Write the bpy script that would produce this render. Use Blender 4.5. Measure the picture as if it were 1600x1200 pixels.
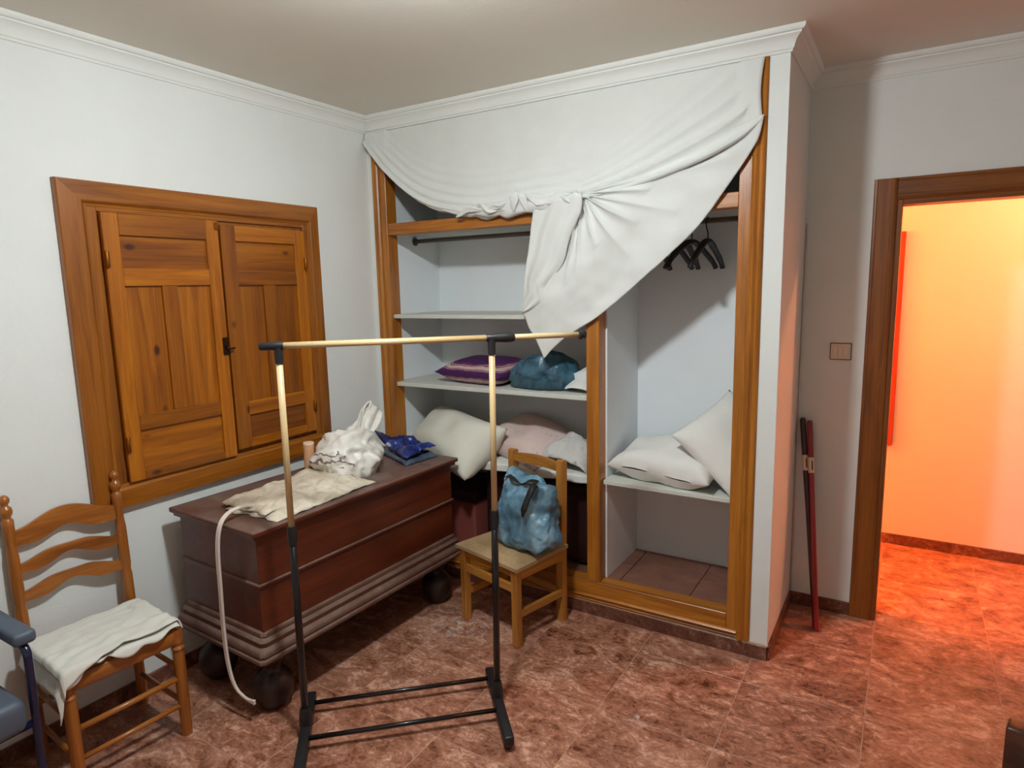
import bpy, bmesh, math, random
from mathutils import Vector, Matrix, noise, Euler
random.seed(7)
S = bpy.context.scene
for o in list(bpy.data.objects): bpy.data.objects.remove(o)
C = S.collection
PI = math.pi

# ------------------------------------------------------------------ camera, world, exposure
cam_d = bpy.data.cameras.new('camera'); cam = bpy.data.objects.new('camera', cam_d); C.objects.link(cam)
cam_d.sensor_width = 36.0; cam_d.lens = 1003.1/1600*36; cam_d.clip_start = .02
def look(yaw, pitch, roll):
    f = Vector((math.sin(yaw)*math.cos(pitch), math.cos(yaw)*math.cos(pitch), math.sin(pitch)))
    r = Vector((math.cos(yaw), -math.sin(yaw), 0)); u = r.cross(f)
    r2 = math.cos(roll)*r + math.sin(roll)*u; u2 = -math.sin(roll)*r + math.cos(roll)*u
    return Matrix((r2, u2, -f)).transposed().to_4x4()
cam.matrix_world = Matrix.Translation((2.702, -2.842, 1.6811)) @ look(-.5543, -.1507, -.0223)
S.camera = cam
w = bpy.data.worlds.new('world'); S.world = w; w.use_nodes = True
w.node_tree.nodes['Background'].inputs[0].default_value = (.02, .02, .022, 1)
w.node_tree.nodes['Background'].inputs[1].default_value = 1.0
S.view_settings.view_transform = 'Standard'; S.view_settings.look = 'None'
S.view_settings.gamma = 1.0; S.view_settings.use_curve_mapping = False
S.view_settings.exposure = 0.0
LAMP_POS = (1.61, -1.56, 2.575); LAMP_E = 500.0; LAMP_COL = (.875, .965, 1.0)
HALL_POS = (.75, 1.15, 2.02); HALL_E = 1600.0; HALL_COL = (1.0, .195, .030)
HALL2_POS = (3.90, 1.25, 2.45); HALL2_E = 540.0; HALL2_COL = (1.0, .31, .13)

# ------------------------------------------------------------------ helpers
def sr(r, g, b):
    f = lambda c: c/12.92 if c <= .04045 else ((c+.055)/1.055)**2.4
    return (f(r/255), f(g/255), f(b/255), 1)
def obj(name, bm, mat, parent=None, smooth=False):
    me = bpy.data.meshes.new(name)
    bmesh.ops.recalc_face_normals(bm, faces=bm.faces[:])
    bm.to_mesh(me); bm.free()
    if mat: me.materials.append(mat)
    if smooth:
        for p in me.polygons: p.use_smooth = True
    o = bpy.data.objects.new(name, me); C.objects.link(o)
    if parent: o.parent = parent
    return o
def sharp(o, ang=40):
    me = o.data
    for p in me.polygons: p.use_smooth = True
    bm = bmesh.new(); bm.from_mesh(me)
    for e in bm.edges:
        if len(e.link_faces) == 2 and e.calc_face_angle(0) > math.radians(ang): e.smooth = False
    bm.to_mesh(me); bm.free()
    return o
def thing(name, label, cat, loc=(0, 0, 0), rotz=0, group=None):
    o = bpy.data.objects.new(name, None); C.objects.link(o); o.empty_display_size = .05
    o.location = loc; o.rotation_euler = (0, 0, rotz); o['label'] = label; o['category'] = cat
    if group: o['group'] = group
    return o
def tag(o, label, cat, group=None):
    o['label'] = label; o['category'] = cat
    if group: o['group'] = group
    return o
def struct(o): o['kind'] = 'structure'; return o
def box(bm, x0, x1, y0, y1, z0, z1, bev=0, M=None, seg=1):
    g = bmesh.ops.create_cube(bm, size=1)['verts']
    for v in g: v.co = Vector((x0+(v.co.x+.5)*(x1-x0), y0+(v.co.y+.5)*(y1-y0), z0+(v.co.z+.5)*(z1-z0)))
    if bev:
        es = list({e for v in g for e in v.link_edges})
        r = bmesh.ops.bevel(bm, geom=es, offset=bev, segments=seg, affect='EDGES', profile=.5)
        g = list({v for f in r['faces'] for v in f.verts})
    if M:
        # collect connected verts
        seen = set(); st = [g[0]]
        while st:
            v = st.pop()
            if v in seen: continue
            seen.add(v)
            for e in v.link_edges: st.append(e.other_vert(v))
        for v in seen: v.co = M @ v.co
    return bm
def bx(x0, x1, y0, y1, z0, z1, bev=0, M=None, seg=1): return box(bmesh.new(), x0, x1, y0, y1, z0, z1, bev, M, seg)
def tube(bm, pts, rad, seg=10, caps=True, flat=1.0):
    pts = [Vector(p) for p in pts]; n = len(pts)
    if not hasattr(rad, '__len__'): rad = [rad]*n
    t0 = (pts[1]-pts[0]).normalized()
    a = Vector((0, 0, 1)) if abs(t0.z) < .9 else Vector((1, 0, 0))
    N = t0.cross(a).normalized(); rings = []
    for i in range(n):
        t = (pts[min(i+1, n-1)]-pts[max(i-1, 0)]).normalized()
        N = (N - t*N.dot(t)).normalized(); B = t.cross(N)
        rings.append([bm.verts.new(pts[i]+(N*math.cos(2*PI*k/seg)+B*math.sin(2*PI*k/seg)*flat)*rad[i]) for k in range(seg)])
    for i in range(n-1):
        for k in range(seg): bm.faces.new((rings[i][k], rings[i][(k+1) % seg], rings[i+1][(k+1) % seg], rings[i+1][k]))
    if caps: bm.faces.new(rings[0]); bm.faces.new(rings[-1][::-1])
    return bm
def smooth_path(pts, n=8):
    pts = [Vector(p) for p in pts]; out = []
    for i in range(len(pts)-1):
        p0 = pts[max(i-1, 0)]; p1 = pts[i]; p2 = pts[i+1]; p3 = pts[min(i+2, len(pts)-1)]
        for k in range(n):
            t = k/n
            out.append(.5*((2*p1)+(p2-p0)*t+(2*p0-5*p1+4*p2-p3)*t*t+(3*p1-p0-3*p2+p3)*t**3))
    out.append(pts[-1]); return out
def lathe(bm, prof, seg=20, M=Matrix()):
    rings = []
    for r, z in prof:
        rings.append([bm.verts.new(M @ Vector((max(r, 1e-5)*math.cos(2*PI*k/seg), max(r, 1e-5)*math.sin(2*PI*k/seg), z))) for k in range(seg)])
    for i in range(len(prof)-1):
        for k in range(seg): bm.faces.new((rings[i][k], rings[i][(k+1) % seg], rings[i+1][(k+1) % seg], rings[i+1][k]))
    bm.faces.new(rings[0][::-1]); bm.faces.new(rings[-1])
    return bm
def prism(bm, poly, p0, ax, ay, az, length):
    """poly (a,b) in plane of vectors ax, ay at p0, extruded along az"""
    p0 = Vector(p0); ax = Vector(ax); ay = Vector(ay); az = Vector(az)
    A = [bm.verts.new(p0+ax*a+ay*b) for a, b in poly]; B = [bm.verts.new(p0+ax*a+ay*b+az*length) for a, b in poly]
    n = len(poly); bm.faces.new(A); bm.faces.new(B[::-1])
    for i in range(n): bm.faces.new((A[i], A[(i+1) % n], B[(i+1) % n], B[i]))
    return bm
def grid(bm, nu, nv, fn):
    V = [[bm.verts.new(fn(i/(nu-1), j/(nv-1))) for j in range(nv)] for i in range(nu)]
    for i in range(nu-1):
        for j in range(nv-1): bm.faces.new((V[i][j], V[i+1][j], V[i+1][j+1], V[i][j+1]))
    return V
def interp(tab, x):
    if x <= tab[0][0]: return tab[0][1]
    for (a, b), (c, d) in zip(tab, tab[1:]):
        if x <= c: return b+(d-b)*(x-a)/(c-a)
    return tab[-1][1]
def sinterp(tab, x):
    n = len(tab)
    if x <= tab[0][0]: return tab[0][1]
    if x >= tab[-1][0]: return tab[-1][1]
    for i in range(n-1):
        if x <= tab[i+1][0]:
            p1 = tab[i]; p2 = tab[i+1]; p0 = tab[max(i-1, 0)]; p3 = tab[min(i+2, n-1)]
            t = (x-p1[0])/(p2[0]-p1[0]); h = p2[0]-p1[0]
            m1 = (p2[1]-p0[1])/max(1e-6, (p2[0]-p0[0]))*h; m2 = (p3[1]-p1[1])/max(1e-6, (p3[0]-p1[0]))*h
            return (2*t**3-3*t*t+1)*p1[1]+(t**3-2*t*t+t)*m1+(-2*t**3+3*t*t)*p2[1]+(t**3-t*t)*m2
def nz(p, s=1.0, seed=0): return noise.noise(Vector(p)*s+Vector((seed*13.7, seed*7.1, seed*3.3)))
def ridge(p, s, seed=0, oct=3):
    v = 0; a = 1; t = 0
    for i in range(oct):
        v += a*(1-2*abs(nz(p, s, seed+i*5))); t += a; a *= .5; s *= 2.05
    return v/t
def solid(o, th, off=0):
    m = o.modifiers.new('thickness', 'SOLIDIFY'); m.thickness = th; m.offset = off; return o
def sub(o, n=1):
    m = o.modifiers.new('subd', 'SUBSURF'); m.levels = n; m.render_levels = n; return o

# ------------------------------------------------------------------ materials
def newmat(name):
    m = bpy.data.materials.new(name); m.use_nodes = True; nt = m.node_tree
    return m, nt, nt.nodes['Principled BSDF'], nt.nodes.new, nt.links.new
def ramp(nt, stops):
    r = nt.nodes.new('ShaderNodeValToRGB'); e = r.color_ramp.elements
    while len(e) < len(stops): e.new(.5)
    for k, (p, c) in zip(e, stops): k.position = p; k.color = c
    return r
def math_n(nt, op, a=None, b=None, clamp=False):
    n = nt.nodes.new('ShaderNodeMath'); n.operation = op; n.use_clamp = clamp
    for i, v in enumerate((a, b)):
        if v is None: continue
        if isinstance(v, (int, float)): n.inputs[i].default_value = v
        else: nt.links.new(v, n.inputs[i])
    return n.outputs[0]
def mix_c(nt, fac, a, b, mode='MIX'):
    n = nt.nodes.new('ShaderNodeMix'); n.data_type = 'RGBA'; n.blend_type = mode
    for s, v in ((n.inputs[0], fac), (n.inputs[6], a), (n.inputs[7], b)):
        if isinstance(v, (int, float)): s.default_value = v
        elif isinstance(v, tuple): s.default_value = v
        else: nt.links.new(v, s)
    return n.outputs[2]
def coords(nt, scale=(1, 1, 1), rnd=True):
    tc = nt.nodes.new('ShaderNodeTexCoord'); mp = nt.nodes.new('ShaderNodeMapping')
    src = tc.outputs['Object']
    if rnd:
        oi = nt.nodes.new('ShaderNodeObjectInfo'); a = nt.nodes.new('ShaderNodeVectorMath'); a.operation = 'ADD'
        ml = nt.nodes.new('ShaderNodeVectorMath'); ml.operation = 'SCALE'; ml.inputs[0].default_value = (17, 31, 23)
        nt.links.new(oi.outputs['Random'], ml.inputs['Scale']); nt.links.new(src, a.inputs[0]); nt.links.new(ml.outputs[0], a.inputs[1]); src = a.outputs[0]
    nt.links.new(src, mp.inputs[0]); mp.inputs['Scale'].default_value = scale
    return mp.outputs[0]
def noise_n(nt, vec, scale, detail=4, rough=.55, dist=0.0):
    n = nt.nodes.new('ShaderNodeTexNoise'); n.inputs['Scale'].default_value = scale; n.inputs['Detail'].default_value = detail
    n.inputs['Roughness'].default_value = rough; n.inputs['Distortion'].default_value = dist
    nt.links.new(vec, n.inputs['Vector']); return n.outputs[0]
def bump(nt, bsdf, h, strength, dist=.01):
    b = nt.nodes.new('ShaderNodeBump'); b.inputs['Strength'].default_value = strength; b.inputs['Distance'].default_value = dist
    nt.links.new(h, b.inputs['Height']); nt.links.new(b.outputs[0], bsdf.inputs['Normal'])
def wood(name, dark, mid, light, axis='z', rough=.42, knots=False, scale=1.0, dust=None, coat=.15, vary=.25):
    m, nt, p, N, L = newmat(name)
    def sc(across, along): return {'x': (along, across, across), 'y': (across, along, across), 'z': (across, across, along)}[axis]
    v = coords(nt, sc(22*scale, 1.3*scale)); n1 = noise_n(nt, v, 1.0, 5, .6, .7)
    v2 = coords(nt, sc(150*scale, 5*scale)); n2 = noise_n(nt, v2, 1.0, 3, .6)
    r = ramp(nt, [(.28, dark), (.5, mid), (.72, light)]); L(n1, r.inputs[0])
    r2 = ramp(nt, [(.3, (.72, .72, .72, 1)), (.7, (1.1, 1.1, 1.1, 1))]); L(n2, r2.inputs[0])
    c = mix_c(nt, .8, r.outputs[0], r2.outputs[0], 'MULTIPLY')
    oi = N('ShaderNodeObjectInfo')
    rr = ramp(nt, [(0, (1-vary, 1-vary*1.15, 1-vary*1.3, 1)), (1, (1+vary*.4, 1+vary*.4, 1+vary*.3, 1))]); L(oi.outputs['Random'], rr.inputs[0])
    c = mix_c(nt, 1.0, c, rr.outputs[0], 'MULTIPLY')
    if knots:
        vk = coords(nt, sc(9, 5)); vo = N('ShaderNodeTexVoronoi'); vo.inputs['Scale'].default_value = 1.0; L(vk, vo.inputs['Vector'])
        k = ramp(nt, [(.0, (1, 1, 1, 1)), (.075, (.9, .9, .9, 1)), (.15, (0, 0, 0, 1))]); L(vo.outputs['Distance'], k.inputs[0])
        sel = N('ShaderNodeSeparateColor'); L(vo.outputs['Color'], sel.inputs[0])
        on = math_n(nt, 'GREATER_THAN', sel.outputs[0], .42); kf = math_n(nt, 'MULTIPLY', k.outputs[0], on)
        c = mix_c(nt, kf, c, (dark[0]*.22, dark[1]*.14, dark[2]*.2, 1))
    ro = None
    if dust:
        ge = N('ShaderNodeNewGeometry'); se = N('ShaderNodeSeparateXYZ'); L(ge.outputs['Normal'], se.inputs[0])
        up = ramp(nt, [(.15, (0, 0, 0, 1)), (.6, (1, 1, 1, 1))]); L(se.outputs[2], up.inputs[0])
        vd = coords(nt, (1, 1, 1), False); nd = noise_n(nt, vd, 9, 6, .65, .4)
        rd = ramp(nt, [(.3, (.25, .25, .25, 1)), (.7, (1, 1, 1, 1))]); L(nd, rd.inputs[0])
        f = math_n(nt, 'MULTIPLY', up.outputs[0], rd.outputs[0]); f = math_n(nt, 'MULTIPLY', f, dust[1]); 
        f = math_n(nt, 'ADD', f, math_n(nt, 'MULTIPLY', rd.outputs[0], dust[2]), True)
        c = mix_c(nt, f, c, dust[0])
        ro = math_n(nt, 'ADD', math_n(nt, 'MULTIPLY', f, .5), rough, True)
    L(c, p.inputs['Base Color'])
    if ro is not None: L(ro, p.inputs['Roughness'])
    else: p.inputs['Roughness'].default_value = rough
    p.inputs['Coat Weight'].default_value = coat; p.inputs['Coat Roughness'].default_value = .25
    bump(nt, p, n2, .12, .002)
    return m
def plaster(name, col, b=.25, var=.06, scale=220):
    m, nt, p, N, L = newmat(name)
    v = coords(nt, (1, 1, 1), False); n = noise_n(nt, v, 1.7, 5, .6)
    lo = tuple(c*(1-var) for c in col[:3])+(1,); r = ramp(nt, [(.3, lo), (.7, col)]); L(n, r.inputs[0]); L(r.outputs[0], p.inputs['Base Color'])
    p.inputs['Roughness'].default_value = .85; p.inputs['Specular IOR Level'].default_value = .25
    n2 = noise_n(nt, v, scale, 3, .6); n3 = noise_n(nt, v, scale*.18, 2, .5)
    bump(nt, p, math_n(nt, 'ADD', n2, n3), b, .003)
    return m
def plain(name, col, rough=.5, metal=0, spec=.5, bumpscale=0, bs=.2, var=0.0, coat=0.0, vs=6):
    m, nt, p, N, L = newmat(name)
    v = coords(nt, (1, 1, 1), False)
    n = noise_n(nt, v, vs, 5, .6); lo = tuple(c*(1-var) for c in col[:3])+(1,)
    r = ramp(nt, [(.3, lo), (.7, col)]); L(n, r.inputs[0]); L(r.outputs[0], p.inputs['Base Color'])
    p.inputs['Roughness'].default_value = rough; p.inputs['Metallic'].default_value = metal; p.inputs['Specular IOR Level'].default_value = spec
    p.inputs['Coat Weight'].default_value = coat
    if bumpscale: bump(nt, p, noise_n(nt, v, bumpscale, 3, .6), bs, .003)
    return m
def cloth(name, col, weave=900, transl=.0, b=.15, var=.08, stain=None):
    m, nt, p, N, L = newmat(name)
    v = coords(nt, (1, 1, 1), False); n = noise_n(nt, v, 7, 5, .65)
    lo = tuple(c*(1-var) for c in col[:3])+(1,); r = ramp(nt, [(.3, lo), (.7, col)]); L(n, r.inputs[0]); c = r.outputs[0]
    if stain:
        ns = noise_n(nt, v, stain[1], 5, .7, .5); rs = ramp(nt, [(stain[2], (0, 0, 0, 1)), (stain[2]+.12, (1, 1, 1, 1))]); L(ns, rs.inputs[0])
        c = mix_c(nt, math_n(nt, 'MULTIPLY', rs.outputs[0], stain[3]), c, stain[0])
    L(c, p.inputs['Base Color'])
    p.inputs['Roughness'].default_value = .9; p.inputs['Specular IOR Level'].default_value = .15; p.inputs['Sheen Weight'].default_value = .15
    wv = N('ShaderNodeTexWave'); wv.inputs['Scale'].default_value = weave; L(v, wv.inputs['Vector'])
    bump(nt, p, math_n(nt, 'ADD', noise_n(nt, v, 60, 4, .6), math_n(nt, 'MULTIPLY', wv.outputs[0], .15)), b, .004)
    if transl:
        t = N('ShaderNodeBsdfTranslucent'); L(c, t.inputs[0]); mx = N('ShaderNodeMixShader'); mx.inputs[0].default_value = transl
        out = nt.nodes['Material Output']; L(p.outputs[0], mx.inputs[1]); L(t.outputs[0], mx.inputs[2]); L(mx.outputs[0], out.inputs[0])
    return m
def plastic_film(name, c1, c2, scale=9, rough=.28, transl=.0, c3=None):
    m, nt, p, N, L = newmat(name)
    v = coords(nt, (1, 1, 1), False); n = noise_n(nt, v, scale, 4, .6, 1.0)
    st = [(.3, c1), (.68, c2)]
    if c3: st = [(.28, c1), (.5, c2), (.72, c3)]
    r = ramp(nt, st); L(n, r.inputs[0]); L(r.outputs[0], p.inputs['Base Color'])
    p.inputs['Roughness'].default_value = rough; p.inputs['Specular IOR Level'].default_value = .6
    bump(nt, p, noise_n(nt, v, 45, 4, .65, 1.5), .35, .006)
    if transl:
        t = N('ShaderNodeBsdfTranslucent'); L(r.outputs[0], t.inputs[0]); mx = N('ShaderNodeMixShader'); mx.inputs[0].default_value = transl
        L(p.outputs[0], mx.inputs[1]); L(t.outputs[0], mx.inputs[2]); L(mx.outputs[0], nt.nodes['Material Output'].inputs[0])
    return m
def emit(name, col, e):
    m, nt, p, N, L = newmat(name); p.inputs['Base Color'].default_value = (1, 1, 1, 1)
    p.inputs['Emission Color'].default_value = (*col, 1); p.inputs['Emission Strength'].default_value = e; return m
def floor_mat(name, cols, rough=.32, sc=1.0, scuff=None):
    m, nt, p, N, L = newmat(name)
    v = coords(nt, (1, 1, 1), True)
    vs = coords(nt, (1, 1.45, 1), True)
    a = noise_n(nt, vs, 5*sc, 6, .62, 1.6); b_ = noise_n(nt, vs, 17*sc, 6, .7, 2.2); cc = noise_n(nt, v, 60*sc, 3, .6)
    f = math_n(nt, 'ADD', math_n(nt, 'MULTIPLY', a, .5), math_n(nt, 'ADD', math_n(nt, 'MULTIPLY', b_, .42), math_n(nt, 'MULTIPLY', cc, .08)))
    r = ramp(nt, [(.37, cols[0]), (.455, cols[1]), (.53, cols[2]), (.60, cols[3])]); L(f, r.inputs[0])
    vein = ramp(nt, [(.46, (0, 0, 0, 1)), (.5, (1, 1, 1, 1)), (.54, (0, 0, 0, 1))]); L(noise_n(nt, vs, 9*sc, 5, .7, 3.0), vein.inputs[0])
    patch = ramp(nt, [(.5, (0, 0, 0, 1)), (.62, (1, 1, 1, 1))]); L(noise_n(nt, v, 6*sc, 2, .5), patch.inputs[0])
    c = mix_c(nt, math_n(nt, 'MULTIPLY', math_n(nt, 'MULTIPLY', vein.outputs[0], patch.outputs[0]), .55), r.outputs[0], cols[0])
    if scuff:
        ge = N('ShaderNodeNewGeometry')
        for (sx, sy, rad, amt) in scuff:
            vm = N('ShaderNodeVectorMath'); vm.operation = 'DISTANCE'; L(ge.outputs['Position'], vm.inputs[0]); vm.inputs[1].default_value = (sx, sy, 0)
            dd = ramp(nt, [(0, (1, 1, 1, 1)), (rad, (0, 0, 0, 1))]); L(vm.outputs['Value'], dd.inputs[0])
            sn = ramp(nt, [(.48, (0, 0, 0, 1)), (.66, (1, 1, 1, 1))]); L(noise_n(nt, ge.outputs['Position'], 26, 6, .75, .6), sn.inputs[0])
            c = mix_c(nt, math_n(nt, 'MULTIPLY', math_n(nt, 'MULTIPLY', dd.outputs[0], sn.outputs[0]), amt), c, sr(226, 214, 204))
    L(c, p.inputs['Base Color']); p.inputs['Roughness'].default_value = rough
    rr = ramp(nt, [(.3, (rough-.06,)*3+(1,)), (.7, (rough+.14,)*3+(1,))]); L(b_, rr.inputs[0]); L(rr.outputs[0], p.inputs['Roughness'])
    bump(nt, p, b_, .08, .004)
    return m

M = {}
M['wall'] = plaster('wall_plaster', sr(238, 239, 234), .35)
M['ceil'] = plaster('ceiling_plaster', sr(236, 231, 218), .2, .04)
M['crown'] = plaster('crown_plaster', sr(240, 240, 234), .08, .05, 80)
M['closet'] = plaster('closet_plaster', sr(243, 246, 248), .25)
M['tile'] = floor_mat('floor_tile', [sr(90, 46, 31), sr(152, 98, 74), sr(180, 125, 100), sr(218, 168, 142)], scuff=[(.86, -.42, .26, .9), (1.90, -.66, .07, 1.0)])
M['skirt'] = floor_mat('skirting_tile', [sr(66, 32, 24), sr(104, 60, 45), sr(124, 78, 60), sr(158, 114, 92)], .35, 1.5)
M['ctile'] = floor_mat('closet_tile', [sr(112, 72, 58), sr(132, 88, 72), sr(140, 95, 78), sr(150, 106, 88)], .5)
M['grout'] = plain('grout', sr(196, 150, 126), .9, var=.2)
M['grout_line'] = plain('mortar_edge', sr(200, 160, 134), .9, var=.1)
pine = (sr(126, 64, 2), sr(168, 94, 5), sr(190, 114, 14))
for a in 'yz': M['pine_'+a] = wood('pine_'+a, *pine, axis=a, rough=.38, knots=True, vary=.42)
for a in 'yz': M['pineframe_'+a] = wood('pine_frame_'+a, sr(112, 58, 8), sr(156, 88, 14), sr(176, 106, 26), axis=a, rough=.36, knots=False, vary=.08)
oak = (sr(142, 80, 18), sr(186, 114, 34), sr(206, 134, 48))
for a in 'xyz': M['oak_'+a] = wood('oak_'+a, *oak, axis=a, rough=.35, vary=.08)
for a in 'xyz': M['casing_'+a] = wood('casing_'+a, sr(104, 52, 8), sr(138, 76, 14), sr(156, 90, 22), axis=a, rough=.42, vary=.06, coat=.08)  # same wood as the wardrobe frame; dim light by the door put into the colour
for a in 'xyz': M['beech_'+a] = wood('beech_'+a, sr(158, 96, 34), sr(190, 126, 52), sr(206, 144, 66), axis=a, rough=.38, vary=.06)
for a in 'xyz': M['ladder_'+a] = wood('ladder_'+a, sr(132, 70, 20), sr(170, 98, 34), sr(186, 116, 46), axis=a, rough=.34, vary=.06, coat=.3)
DU = sr(150, 124, 108)
for a in 'xy': M['chest_'+a] = wood('mahogany_'+a, sr(72, 24, 6), sr(92, 34, 10), sr(108, 46, 16), axis=a, rough=.40, vary=.05, dust=(sr(126, 106, 96), .85, .02), coat=.15)
M['chest_base'] = wood('dusty_mahogany', sr(66, 32, 20), sr(86, 44, 29), sr(98, 54, 38), axis='y', rough=.55, vary=.02, dust=(DU, .42, .16), coat=0)
M['chest_foot'] = wood('shaded_foot_wood', sr(30, 13, 8), sr(42, 19, 11), sr(52, 25, 15), axis='z', rough=.5, vary=.02)  # chest wood darkened: the shadow under the chest is in the colour
M['brass'] = plain('brass', sr(150, 92, 36), .5, 1)
M['iron'] = plain('dark_iron', sr(60, 34, 20), .45, .8)
M['black'] = plain('black_plastic', sr(30, 28, 29), .45, bumpscale=200, bs=.05)
M['blackmetal'] = plain('black_metal', sr(26, 20, 20), .28, .3, coat=.3)
M['rackwood'] = wood('rack_wood', sr(206, 170, 116), sr(226, 194, 142), sr(236, 208, 162), axis='z', rough=.42, vary=.04)
M['rackwood_x'] = wood('rack_wood_x', sr(206, 170, 116), sr(226, 194, 142), sr(238, 212, 168), axis='x', rough=.42, vary=.04)
M['sheet'] = cloth('sheet_cotton', sr(240, 240, 234), transl=.12, b=.12, var=.05)
M['pillow_cream'] = cloth('pillow_cream', sr(232, 228, 212), var=.06, b=.3)
M['pillow_white'] = cloth('pillow_white', sr(238, 235, 228), var=.05, b=.25)
M['seatcloth'] = cloth('seat_cloth', sr(238, 234, 222), var=.04, b=.4, stain=(sr(150, 142, 124), 11, .62, .5))
M['shelf'] = plain('shelf_board', sr(216, 216, 206), .55, var=.06)
M['rod'] = plain('grey_rod', sr(116, 104, 96), .5, .4, var=.3)
M['rush'] = plain('seat_fabric', sr(184, 152, 110), .85, bumpscale=160, bs=.5, var=.18, vs=40)
M['bag_blue'] = plastic_film('blue_film', sr(60, 92, 112), sr(106, 146, 168), 6, .2, 0, sr(168, 198, 212))
M['bag_teal'] = plastic_film('teal_film', sr(38, 68, 84), sr(62, 102, 120), 7, .25, 0, sr(92, 132, 148))
M['bag_white'] = plastic_film('white_film', sr(222, 214, 200), sr(244, 240, 232), 8, .35, .1)
M['cover'] = plastic_film('cream_cover', sr(190, 174, 148), sr(222, 208, 186), 12, .38, 0, sr(240, 230, 212))
M['cable'] = plain('white_cable', sr(226, 208, 196), .5)
M['switch'] = plain('switch_plastic', sr(232, 216, 194), .4)
M['switch_dark'] = plain('switch_edge', sr(120, 88, 60), .5)
M['trunk'] = plain('maroon_trunk', sr(150, 78, 70), .6, var=.12)
M['trunk_dark'] = plain('dark_trunk', sr(52, 24, 20), .55, var=.2)
M['suitcase'] = plain('wine_suitcase', sr(46, 18, 20), .5, var=.2)
M['blue_vinyl'] = plain('blue_grey_vinyl', sr(86, 96, 110), .5, bumpscale=120, bs=.08, var=.08)
M['navy'] = plain('navy_tube', sr(28, 32, 66), .22, .2, coat=.6)
M['candle'] = plain('peach_tube', sr(226, 172, 128), .6, bumpscale=60, bs=.6, var=.25, vs=70)
M['candle_top'] = plain('peach_tube_end', sr(236, 206, 176), .7, var=.1)
M['red'] = plain('red_pole', sr(150, 36, 42), .3, coat=.4, var=.1)
M['aubergine'] = plain('aubergine_pole', sr(62, 32, 44), .35, coat=.3, var=.15)
M['label'] = plain('paper_label', sr(226, 206, 178), .7)
M['ink'] = plain('label_ink', sr(92, 60, 50), .8)
M['redwood'] = wood('red_wood', sr(150, 52, 18), sr(188, 74, 28), sr(206, 92, 40), axis='z', rough=.35, vary=.03)
M['print'] = plain('framed_print', sr(150, 110, 80), .3, var=.3)
M['bed'] = wood('bed_wood', sr(52, 24, 14), sr(74, 36, 20), sr(90, 46, 26), axis='x', rough=.4, vary=.03)
M['mattress'] = cloth('mattress_ticking', sr(206, 200, 190), var=.05)
M['lamp_metal'] = plain('lamp_metal', sr(210, 210, 205), .4, .2)
M['lamp_glow'] = emit('lamp_glow', LAMP_COL, LAMP_E)
M['hall_glow'] = emit('hall_glow', HALL_COL, HALL_E)
M['hall_glow2'] = emit('hall_glow_pale', HALL2_COL, HALL2_E)

# ------------------------------------------------------------------ room shell
X1, D, D2, H = 2.25, .623, 1.75, 2.64
XR, YF = 4.9, -4.3            # right wall, wall behind the camera
T = .459; TX = 2.189; TY = -.672
def wall(name, *boxes, mat='wall'):
    bm = bmesh.new()
    for b in boxes: box(bm, *b)
    return struct(obj(name, bm, M[mat]))
HX0, HX1 = -.2, 5.2
fl = struct(obj('floor', bx(-.3, HX1+.1, YF-.1, D2+.1, -.1, -.0009), M['grout']))
tm = None
for i in range(-5, 7):
    for j in range(-8, 6):
        x = TX+i*T; y = TY+j*T
        if x+T < 0 or y+T < YF or x > HX1 or y > D2: continue
        if y > 0 and x+T < .9: continue
        if tm is None:
            o = obj('tile', bx(.0015, T-.0015, .0015, T-.0015, -.02, 0, .0012), M['tile'], fl); tm = o.data
        else:
            o = bpy.data.objects.new('tile', tm); C.objects.link(o); o.parent = fl
        o.location = (x, y, 0)
struct(obj('ceiling', bx(-.3, HX1+.1, YF-.1, D2+.1, H, H+.1), M['ceil']))
wall('wall_left', (-.1, 0, YF-.1, .623, 0, H))
wall('wall_front', (0, XR, YF-.1, YF, 0, H))
wall('wall_right', (XR, XR+.1, YF-.1, D, 0, H))
DX0, DX1, DH = 2.627, 3.38, 2.03                   # door opening
wall('wall_door', (X1, DX0, D, D+.12, 0, H), (DX0, DX1, D, D+.12, DH, H), (DX1, HX1+.1, D, D+.12, 0, H))
wall('wall_back', (0, 2.15, 0, .06, 2.43, H), (0, .1, 0, .06, 0, 2.43), (.1, 2.15, 0.012, .06, 0, .165))
wall('wall_closet_side', (2.15, X1, 0, D+.12, 0, H))
wall('wall_closet_rear', (.1, 2.15, .5, D+.12, 0, H), (-.3, 0, .63, D+.12, 0, H), mat='closet')
wall('wall_closet_left', (0, .1, .06, D+.12, 0, H), mat='closet')
wall('wall_closet_divider', (1.385, 1.45, .075, .5, .17, 1.985), mat='closet')
wall('wall_hall', (HX0, HX1, D2, D2+.1, 0, H))
wall('wall_hall_left', (HX0-.1, HX0, D+.12, D2+.1, 0, H))
wall('wall_hall_right', (HX1, HX1+.1, D+.12, D2+.1, 0, H))
# closet floor with its own tiles
cf = struct(obj('floor_closet', bx(.1, 2.15, .06, .5, .02, .17), M['grout']))
cm = None
for i in range(6):
    for j in range(2):
        x0 = .1+i*.36-.02
        x0c = max(x0, .101); x1c = min(x0+.355, 2.149)
        if x1c-x0c < .02: continue
        o = obj('tile', bx(x0c, x1c, .062+j*.22, .062+j*.22+.216, .165, .178, .001), M['ctile'], cf)
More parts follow.
